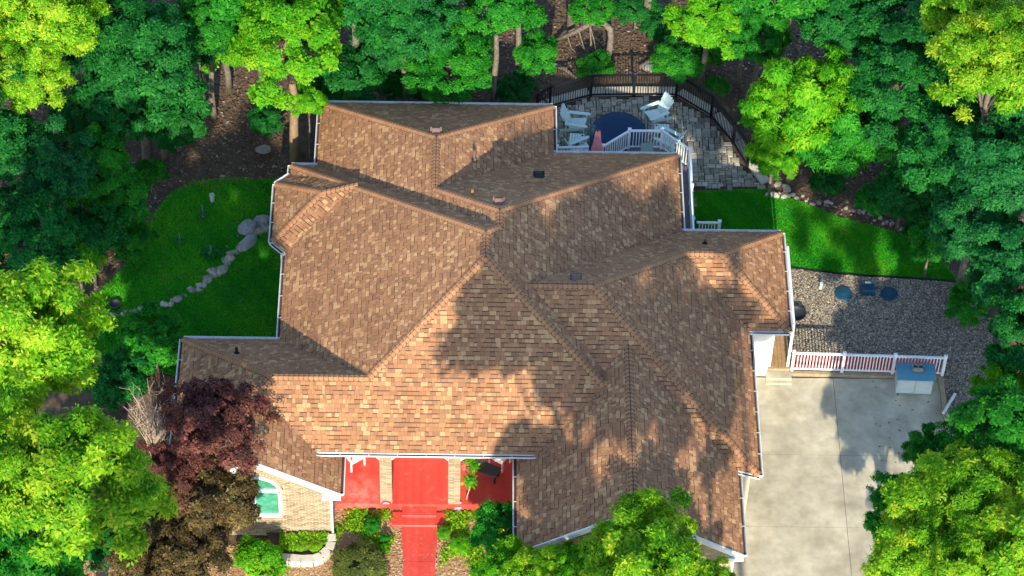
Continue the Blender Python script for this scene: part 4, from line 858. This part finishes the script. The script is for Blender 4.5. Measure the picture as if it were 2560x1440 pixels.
# ------------------------------------------------------------------ trees and plants
def crown_mesh(name, seed, Rr, nlobe, nwh, leaf, width, nl=6, droop=.15, lobe=(.14, .27), up=.55, flat=.6, core=.28):
    """leaves in whorls on many flattened sprays of an uneven crown of radii Rr around the origin; returns mesh and spray centres"""
    g = np.random.default_rng(seed); Rr = np.array(Rr, float)
    d = g.normal(size=(nlobe, 3)); d[:, 2] = np.abs(d[:, 2]) - .45; d /= np.linalg.norm(d, axis=1)[:, None]
    az = np.arctan2(d[:, 1], d[:, 0]); out = 1 + .22*np.sin(2*az+g.uniform(0, 6)) + .14*np.sin(5*az+g.uniform(0, 6))      # uneven outline
    lc = d*(g.uniform(.18, 1, nlobe)**.45*.82*out)[:, None]; lr = g.uniform(*lobe, nlobe)*(1.25-.45*np.linalg.norm(lc, axis=1))
    w = lr**2; li = g.choice(nlobe, nwh, p=w/w.sum()); ns = 12
    q = g.normal(size=(nwh, 3)); q[:, 2] = np.abs(q[:, 2])*.9 - .15; q /= np.linalg.norm(q, axis=1)[:, None]
    sd_ = g.normal(size=(nlobe, ns, 3)); sd_[..., 2] += .35; sd_ /= np.linalg.norm(sd_, axis=2)[..., None]; si = g.integers(0, ns, nwh)
    q = q*.55 + sd_[li, si]; q /= np.linalg.norm(q, axis=1)[:, None]
    rad = lr[li]*np.where(g.random(nwh) < core, g.random(nwh)**.5, 1-.22*g.random(nwh))*(1+.13*g.normal(size=nwh))
    off = q*rad[:, None]; off[:, 2] *= flat; c = lc[li] + off
    ax = q*.7 + d[li]*.5 + np.array([0, 0, up]); ax = ax + g.normal(0, .35, ax.shape); ax /= np.linalg.norm(ax, axis=1)[:, None]
    C3 = c*Rr
    ref = np.where(np.abs(ax[:, 2:3]) > .9, np.array([[1., 0, 0]]), np.array([[0, 0, 1.]])); e = np.cross(ax, ref); e /= np.linalg.norm(e, axis=1)[:, None]; f = np.cross(ax, e)
    ang = (np.arange(nl)[None]*2*math.pi/nl + g.uniform(0, 6.28, (nwh, 1)) + g.normal(0, .25, (nwh, nl)))
    dirr = e[:, None]*np.cos(ang)[..., None] + f[:, None]*np.sin(ang)[..., None] + ax[:, None]*g.uniform(-.15, .65, (nwh, nl, 1)); dirr[..., 2] -= droop; dirr /= np.linalg.norm(dirr, axis=2)[..., None]
    sidev = np.cross(dirr, np.broadcast_to(ax[:, None], dirr.shape)); sidev /= (np.linalg.norm(sidev, axis=2)[..., None]+1e-6); nrm = np.cross(sidev, dirr)
    L = leaf*g.uniform(.55, 1.3, (nwh, nl, 1))*g.uniform(.7, 1.35, nlobe)[li][:, None, None]; Wd = L*width*g.uniform(.75, 1.25, (nwh, nl, 1)); base = C3[:, None] + dirr*leaf*.12 + g.normal(0, leaf*.3, dirr.shape)
    V = np.zeros((nwh, nl, 4, 3)); V[:, :, 0] = base; V[:, :, 1] = base + dirr*L*.52 + sidev*Wd*.5 + nrm*L*.06; V[:, :, 2] = base + dirr*L - np.array([0, 0, 1.])*L*droop*.8; V[:, :, 3] = base + dirr*L*.52 - sidev*Wd*.5 + nrm*L*.06
    ct = g.uniform(0, 1, (nlobe, ns))[li, si]; lt = g.normal(0, .13, nlobe)[li]
    tone = (.22 + .30*ct + lt + .22*g.random(nwh))[:, None] + g.normal(0, .14, (nwh, nl)); hi = g.random(nwh) < .09; tone[hi] += .35
    me = quadmesh(name, V.reshape(-1, 4, 3), np.clip(tone.reshape(-1), 0, 1), LF['mid'])
    return me, lc*Rr
def trunk_mesh(name, seed, h, r, lobes, rc=1.0):
    """tapered trunk to height h (crown centre) with limbs reaching into the lobes"""
    g = random.Random(seed); b = MB(); bend = [(g.gauss(0, .10)*k, g.gauss(0, .10)*k) for k in range(5)]
    pts = [(bend[k][0]*.35, bend[k][1]*.35, h*1.05*k/4 - (.15 if k == 0 else 0)) for k in range(5)]
    b.tube(pts, [r*1.35, r, r*.86, r*.7, r*.42], 10)
    for i, lcn in enumerate(lobes):
        f = g.uniform(.62, .98); k = min(3, int(f*4)); A = Vector(pts[k]).lerp(Vector(pts[k+1]), f*4-k); B = Vector((lcn[0]*.9, lcn[1]*.9, h+lcn[2]*.28)); mid = A.lerp(B, .5)+Vector((g.gauss(0, .15), g.gauss(0, .15), .2))
        b.tube([A, mid, B], [r*.38, r*.24, r*.09], 6)
        for _ in range(3):
            d = Vector((g.gauss(0, 1), g.gauss(0, 1), g.gauss(.1, .3))).normalized()*(B-A).length*.3; s_ = mid.lerp(B, g.random()); b.tube([s_, s_+d*.5+Vector((0, 0, .05)), s_+d], [r*.12, r*.08, r*.03], 5)
    me = pymesh(name, b.v, b.f, M['bark'], True); return me
PROTO = {}
def proto(k, Rr, h, r, **kw):
    cm, lobes = crown_mesh(k+'_crown', kw.pop('seed'), Rr, **kw); PROTO[k] = (cm, trunk_mesh(k+'_trunk', len(k)*7+int(h*10), h, r, lobes[:9]), max(Rr[:2]), h, Rr[2])
proto('oakA', (3, 3, 2.9), 7, .20, seed=1, nlobe=130, lobe=(.085, .185), nwh=12500, leaf=.165, width=.40, nl=6)
proto('oakB', (3, 3, 3.2), 7, .20, seed=2, nlobe=130, lobe=(.085, .185), nwh=12500, leaf=.165, width=.40, nl=6)
proto('mapleA', (2.8, 2.8, 3.1), 7, .18, seed=3, nlobe=130, lobe=(.085, .185), nwh=13500, leaf=.135, width=.62, nl=5)
proto('mapleB', (2.8, 2.8, 2.8), 7, .18, seed=4, nlobe=125, lobe=(.085, .185), nwh=13500, leaf=.135, width=.62, nl=5)
proto('airy', (3, 3, 2.9), 7, .16, seed=12, nlobe=64, nwh=5200, leaf=.22, width=.6, nl=6, lobe=(.11, .23), flat=.9)
proto('sparse', (3, 3, 2.9), 7, .14, seed=14, nlobe=34, nwh=2400, leaf=.24, width=.6, nl=6, lobe=(.10, .22), flat=.9)
proto('cherry', (2.3, 2.3, 2.4), 4.2, .12, seed=5, nlobe=100, lobe=(.09, .19), nwh=10500, leaf=.17, width=.34, nl=5, droop=.45, up=.2)
proto('under', (1.6, 1.6, 1.4), 3, .07, seed=6, nlobe=60, nwh=5600, leaf=.135, width=.5, nl=5, lobe=(.12, .23))
proto('acer', (1.9, 1.9, 1.7), 2.6, .09, seed=8, nlobe=120, nwh=6200, leaf=.10, width=.5, nl=6, lobe=(.085, .17), up=.7)
proto('shrub', (.9, .9, .62), .5, .04, seed=9, nlobe=34, nwh=3200, leaf=.08, width=.5, nl=6, lobe=(.2, .34), up=.7, flat=.9)
proto('sapling', (.8, .8, .7), 1.7, .022, seed=10, nlobe=10, nwh=170, leaf=.12, width=.6, nl=5, lobe=(.15, .3))
KIND = {'sparse': 'maple_tree', 'airy': 'oak_tree', 'oakA': 'oak_tree', 'oakB': 'oak_tree', 'mapleA': 'maple_tree', 'mapleB': 'maple_tree', 'cherry': 'cherry_tree', 'under': 'small_tree', 'acer': 'ornamental_tree', 'shrub': 'shrub', 'sapling': 'sapling'}
treelog = []
def tree(k, xy, zc, r, col, label, cat='tree', group=None, sz=1.0, bark='bark', name=None, lean=0.0):
    """one tree: crown of radius r centred at height zc over its own trunk"""
    cm, tm, R0, h0, Rz = PROTO[k]; t = empty(name or KIND[k], (xy[0], xy[1], -.02), 0 if lean else random.uniform(0, 6.28)); tag(t, label, cat, group)
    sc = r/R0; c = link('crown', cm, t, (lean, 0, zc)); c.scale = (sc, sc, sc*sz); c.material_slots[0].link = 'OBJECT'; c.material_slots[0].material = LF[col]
    o = link('trunk', tm, t); o.scale = (sc, sc, math.hypot(zc, lean)/h0); o.rotation_euler.y = math.atan2(lean, zc)
    if bark != 'bark': o.material_slots[0].link = 'OBJECT'; o.material_slots[0].material = M[bark]
    treelog.append((label, round(xy[0], 1), round(xy[1], 1), zc, r)); return t
def T(k, px, py, zc, r, col, label, **kw): return tree(k, U(px, py, zc), zc, r, col, label, **kw)          # crown centre seen at px,py
def TB(k, px, py, zc, r, col, label, **kw): return tree(k, U(px, py, 0), zc, r, col, label, **kw)          # trunk foot seen at px,py

# front left
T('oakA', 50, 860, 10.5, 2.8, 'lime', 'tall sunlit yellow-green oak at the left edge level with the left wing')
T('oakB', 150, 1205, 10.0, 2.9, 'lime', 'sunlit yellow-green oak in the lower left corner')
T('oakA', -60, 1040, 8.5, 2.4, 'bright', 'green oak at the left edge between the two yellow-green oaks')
T('mapleA', 40, 1430, 6.5, 2.3, 'mid', 'green tree under the corner oak at the bottom left')
T('acer', 545, 1060, 4.6, 2.0, 'purple', 'purple leaved maple against the left wing roof')
T('acer', 350, 1395, 1.8, 1.3, 'bronze', 'bronze leaved bush at the bottom edge beside the corner oak', cat='shrub')
T('under', 270, 1350, 1.6, 1.1, 'deep', 'dark bush between the corner oak and the bronze trees', cat='shrub', name='shrub')
T('acer', 535, 1255, 3.0, 1.9, 'bronze', 'bronze leaved tree in front of the purple maple, beside the arched window')
T('acer', 440, 1190, 3.5, 1.5, 'purple', 'smaller purple leaved maple between the bare shrub and the bronze tree')
T('acer', 450, 1385, 2.3, 1.9, 'bronze', 'low bronze leaved tree at the bottom edge left of the bright shrub')
T('shrub', 650, 1405, .8, .95, 'bright', 'bright green clipped shrub beside the block planter wall', cat='shrub', sz=1.1)
T('under', 385, 850, 1.7, 1.35, 'mid', 'dark green bush behind the left wing corner', cat='shrub', name='shrub')
T('under', 300, 950, 1.4, 1.2, 'deep', 'dark bush between the left oak and the left wing', cat='shrub', name='shrub')
T('shrub', 900, 1420, .35, 1.1, 'olive', 'low spreading olive juniper beside the red walk', cat='shrub', sz=.5)
T('shrub', 932, 1312, .3, .32, 'mid', 'round dark green bush nearest the porch left of the walk', cat='shrub')
T('shrub', 962, 1345, .22, .22, 'mid', 'small round bush in the middle left of the walk', cat='shrub')
T('shrub', 958, 1372, .22, .25, 'bright', 'small light green bush close to the red walk edge', cat='shrub')
for i, (px, py, r) in enumerate(((790, 1362, .3), (752, 1362, .3), (1150, 1360, .4), (1110, 1330, .3))):
    T('shrub', px, py, .3, r, 'lime' if i < 2 else 'bright', ['yellow green plant at the right end of the planter bed', 'yellow green plant at the left end of the planter bed', 'leafy plant right of the walk below the small porch tree', 'leafy plant at the right edge of the red walk'][i], cat='plant', sz=.6, name='bedding_plant')
T('under', 1242, 1320, 1.9, 1.0, 'mid', 'dark green small tree right of the front walk')
TB('sapling', 1165, 1262, 2.0, .75, 'bright', 'thin sapling with sparse bright leaves before the right porch column', bark='twig')
T('oakB', 1610, 1425, 4.8, 2.6, 'lime', 'sunlit lime tree in front of the garage gable')
T('oakA', 1770, 1490, 3.8, 1.2, 'lime', 'small lime tree right of the garage tree')
T('under', 1275, 1430, 2.8, 1.2, 'bright', 'light green small tree at the bottom edge left of the garage')
T('oakA', 1335, 1440, 3.4, 1.25, 'lime', 'yellow green small tree at the bottom edge right of the walk')
T('under', 1430, 1430, 3.4, 1.1, 'bright', 'light green small tree between the two front garage trees')
# tall trees in front of the house, below the frame, whose shadows lie on the roof and yard
tree('airy', (2.0, -27.5), 17.3, 4.1, 'lime', 'tall oak standing in front of the house, its shadow on the roof')
tree('sparse', (6.3, -28.0), 15.7, 2.7, 'bright', 'tall slim tree in front of the garage, its shadow on the right roof')
tree('mapleB', (7.6, -36.0), 24.4, 2.3, 'bright', 'tallest tree across the front yard, its shadow on the patio')
tree('airy', (-13.6, -27.5), 17.0, 2.4, 'bright', 'tall tree in front of the left wing, its shadow on the left lawn', lean=3.4)
tree('airy', (1.0, -27.6), 13.2, 1.7, 'lime', 'young oak in the front yard, its shadow on the garage roof')
tree('mapleA', (12.7, -30.0), 19.0, 2.5, 'bright', 'tall maple beside the lower driveway, its shadow on the right lawn')
# bottom right
T('oakB', 2420, 1265, 5.4, 2.5, 'lime', 'sunlit lime tree at the right of the driveway')
T('oakA', 2530, 1400, 6.2, 2.4, 'lime', 'sunlit lime tree in the lower right corner')
T('oakB', 2310, 1410, 5.2, 2.0, 'lime', 'sunlit lime tree at the bottom edge beside the driveway')
T('mapleA', 2260, 1290, 3.8, 1.5, 'mid', 'dark green tree leaning over the driveway edge')
T('under', 2330, 1130, 3.0, 1.0, 'mid', 'small dark green tree at the driveway corner below the shed')
T('mapleB', 2530, 1110, 5.5, 2.2, 'mid', 'green tree at the right edge above the lower lime trees')
T('oakA', 2510, 1000, 3.4, 1.3, 'bright', 'light green tree at the right end of the gravel')
# right side
T('mapleA', 2590, 860, 4.5, 2.0, 'deep', 'dark tree at the right edge beside the gravel')
T('mapleB', 2550, 690, 4.5, 2.1, 'teal', 'blue-green tree at the right edge above the gravel')
T('oakB', 2430, 560, 4.2, 2.0, 'teal', 'blue-green tree leaning over the right end of the lawn')
T('under', 2330, 600, 2.0, 1.0, 'mid', 'small green tree at the end of the right lawn')
T('oakA', 2550, 430, 6.0, 2.4, 'teal', 'tall blue-green tree at the right edge halfway up')
T('mapleA', 2370, 370, 4.6, 2.3, 'deep', 'large dark tree behind the right lawn')
T('mapleB', 2250, 200, 5.0, 2.5, 'deep', 'large dark tree behind the cherry tree')
T('under', 2260, 470, 2.2, 1.3, 'deep', 'dark small tree right of the cherry over the lawn edge')
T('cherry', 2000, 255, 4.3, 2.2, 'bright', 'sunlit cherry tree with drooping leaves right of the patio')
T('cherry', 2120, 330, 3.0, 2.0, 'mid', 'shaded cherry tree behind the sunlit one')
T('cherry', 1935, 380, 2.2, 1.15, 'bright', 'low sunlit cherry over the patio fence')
T('oakB', 2490, 150, 9.0, 2.4, 'lime', 'tall sunlit oak in the upper right corner')
T('oakA', 2410, 0, 8.5, 2.0, 'lime', 'tall sunlit oak at the top edge right')
T('mapleA', 2340, 60, 6.0, 2.4, 'teal', 'dark blue-green tree at the top right')
T('mapleB', 2120, 60, 5.0, 2.1, 'deep', 'dark tree at the top edge above the cherry')
# top middle
T('mapleB', 1770, 50, 3.6, 1.75, 'bright', 'sunlit maple at the top edge behind the patio')
T('under', 1695, 150, 1.5, 1.05, 'mid', 'small green tree below the sunlit maple behind the fence')
T('mapleA', 1900, 80, 3.6, 1.5, 'mid', 'green tree right of the sunlit maple at the top')
TB('mapleA', 1845, 215, 4.3, 1.3, 'deep', 'dark tree with slanting trunk behind the fence')
TB('under', 1475, 135, 2.4, .95, 'mid', 'small green tree behind the bent trunk')
TB('mapleB', 1427, 82, 7.0, 2.2, 'deep', 'tall straight grey trunk tree left of the bent trunk')
TB('oakB', 1295, 215, 6.5, 1.8, 'mid', 'tall tree with straight trunk right of the round green tree')
T('under', 1340, 130, 1.9, 1.0, 'mid', 'slim green tree at the right of the straight trunk')
T('under', 1290, 220, 1.0, .8, 'deep', 'dark bush behind the back roof corner', cat='shrub', name='shrub')
T('mapleA', 1130, 165, 2.9, 2.0, 'mid', 'round mid green maple behind the back roof', sz=.75)
T('mapleB', 1240, 10, 5.5, 1.8, 'mid', 'green tree at the top edge in the middle')
T('mapleA', 1010, 40, 5.0, 2.2, 'deep', 'dark tree at the top edge left of middle')
T('under', 870, 190, 2.2, 1.5, 'deep', 'dark small tree between the lime tree and the round maple')
T('under', 950, 130, 2.4, 1.3, 'teal', 'dark blue-green small tree left of the round maple')
# top left
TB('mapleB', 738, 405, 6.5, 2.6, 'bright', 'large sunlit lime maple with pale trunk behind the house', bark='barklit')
T('under', 768, 250, 3.1, .75, 'bright', 'small sunlit lime tree against the lime maple trunk')
T('mapleA', 560, 70, 3.2, 1.8, 'bright', 'sunlit green maple left of the lime maple at the top')
TB('mapleB', 535, 292, 4.9, 1.7, 'mid', 'green tree on a thick grey trunk in the clearing')
TB('under', 512, 275, 4.0, 1.3, 'deep', 'dark small tree beside the thick grey trunk')
T('under', 660, 300, .8, .75, 'deep', 'dark low bush in the clearing left of the lime trunk', cat='shrub', name='shrub')
T('oakB', 340, 130, 5.5, 2.7, 'deep', 'large dark green oak in the upper left woods')
T('mapleA', 400, 270, 2.7, 1.7, 'deep', 'dark maple below the large dark oak')
T('mapleB', 240, 280, 4.0, 2.0, 'deep', 'dark tree behind the upper left yellow oaks')
T('oakA', 110, 50, 8.5, 2.2, 'lime', 'tall sunlit yellow-green oak in the upper left corner')
T('oakB', 40, 190, 7.5, 1.7, 'lime', 'tall sunlit yellow-green oak at the left edge near the top')
T('mapleA', 90, 420, 5.0, 2.1, 'teal', 'blue-green tree at the left edge in the upper third')
T('mapleB', 60, 620, 4.5, 2.0, 'deep', 'dark green tree at the left edge at mid height')
T('mapleA', 240, 430, 3.6, 1.7, 'mid', 'green tree above the left lawn')
TB('under', 240, 715, 2.9, 1.35, 'deep', 'dark tree with bare trunk at the left end of the lawn')
T('under', 295, 490, 2.6, 1.3, 'mid', 'green tree with sunlit tips beside the left lawn')
T('under', 190, 620, 2.6, 1.2, 'bright', 'light green small tree left of the lawn')
T('under', 375, 430, 1.2, .7, 'mid', 'small green tree at the edge of the leaf litter and left lawn')
# further rows closing the woods
for i, (px, py, zc, r, col, lab) in enumerate(((180, -80, 6, 2.8, 'deep', 'dark woodland tree beyond the top left corner'), (640, -110, 7, 2.8, 'mid', 'woodland tree beyond the top edge behind the lime maple'), (880, -50, 6, 2.5, 'deep', 'dark woodland tree beyond the top edge left of middle'), (1100, -90, 6, 2.6, 'teal', 'dark woodland tree beyond the top edge in the middle'),
        (1640, -210, 6, 2.4, 'deep', 'dark woodland tree beyond the top edge behind the patio'), (1980, -60, 6, 2.6, 'mid', 'woodland tree beyond the top edge right of middle'), (2620, 250, 7, 2.6, 'teal', 'woodland tree beyond the right edge'), (-80, 330, 7, 2.6, 'deep', 'woodland tree beyond the left edge'))):
    T(('mapleA', 'mapleB')[i % 2], px, py, zc, r, col, lab)

for px, py, zc, r, col, lab in ((2190, 500, .9, .8, 'mid', 'low bush under the shaded cherry at the lawn edge'), (2070, 455, .8, .7, 'deep', 'low dark bush at the foot of the sunlit cherry'), (2310, 520, 1.2, 1.0, 'deep', 'dark bush under the large dark tree behind the lawn'), (1650, 60, 1.0, .8, 'deep', 'low dark bush beyond the fallen log'), (1590, 20, 1.2, .9, 'deep', 'dark bush at the top edge right of the bent trunk'),
        (1010, 205, 1.0, 1.0, 'deep', 'dark bush behind the back roof left of the round maple'), (800, 215, 1.0, .8, 'mid', 'green bush behind the back left roof corner'), (440, 330, 1.1, .9, 'deep', 'dark bush at the left end of the leaf litter clearing'), (330, 600, 1.1, .9, 'mid', 'green bush at the upper left edge of the lawn'), (2420, 760, 1.0, .9, 'mid', 'green bush at the right end of the gravel'), (1780, 130, 1.0, .8, 'mid', 'green bush between the two trees behind the fence')):
    T('under', px, py, zc, r, col, lab, cat='shrub', name='shrub')
# saplings and undergrowth at the fence, bare shrub, mulleins
T('shrub', 1490, 165, .5, .75, 'mid', 'leafy bush outside the fence below the bent trunk', cat='shrub')
T('shrub', 1795, 215, .6, .5, 'mid', 'leafy bush outside the fence near the right corner post', cat='shrub')
T('shrub', 2300, 580, .6, .7, 'deep', 'dark bush at the woodland edge of the right lawn', cat='shrub')
x, y = U(392, 1130, .1); t = empty('bare_shrub', (x, y, 0)); tag(t, 'pale leafless twiggy shrub left of the purple maple', 'shrub')
g = random.Random(4); b = MB()
for k in range(48):
    a = g.uniform(0, 6.28); r = g.uniform(.2, .95); h = g.uniform(1.6, 3.3); P0 = Vector((g.gauss(0, .12), g.gauss(0, .12), 0)); P2 = Vector((math.cos(a)*r, math.sin(a)*r, h)); P1 = P0.lerp(P2, .5)+Vector((g.gauss(0, .1), g.gauss(0, .1), .1)); b.tube([P0, P1, P2], [.018, .012, .005], 5)
    for _ in range(4):
        f = g.uniform(.4, 1); s_ = P1.lerp(P2, f); b.tube([s_, s_+Vector((g.gauss(0, .22), g.gauss(0, .22), g.uniform(.1, .45)))], [.007, .003], 4)
b.build('twigs', M['twig'], t)
def mullein(px, py, r, h, label):
    x, y = U(px, py, 0); t = empty('leafy_weed', (x, y, 0)); tag(t, label, 'plant'); g = random.Random(px)
    for k in range(16):
        a = k*2.4; L = r*g.uniform(.6, 1.1); z = .05+h*.5*k/16; d = Vector((math.cos(a), math.sin(a), 0)); sd_ = Vector((-d.y, d.x, 0)); w = L*.22; q = Vector((0, 0, z))
        me = pymesh('leaf', [q, q+d*L*.5+sd_*w+Vector((0, 0, .08)), q+d*L+Vector((0, 0, .02)), q+d*L*.5-sd_*w+Vector((0, 0, .08))], [(0, 1, 2, 3)], LF['teal']); tone_attr(me, [g.uniform(.4, .9)]); link('leaf', me, t)
    MB().tube([(0, 0, 0), (.01, .01, h)], [.03, .015], 6).build('stalk', M['grill'], t)
mullein(508, 548, .24, .8, 'tall leafy weed with a pale spike near the white standpipe'); mullein(528, 640, .48, .55, 'broad leaved plant beside the stone edging'); mullein(450, 612, .25, .6, 'small leafy weed in the middle of the left lawn')
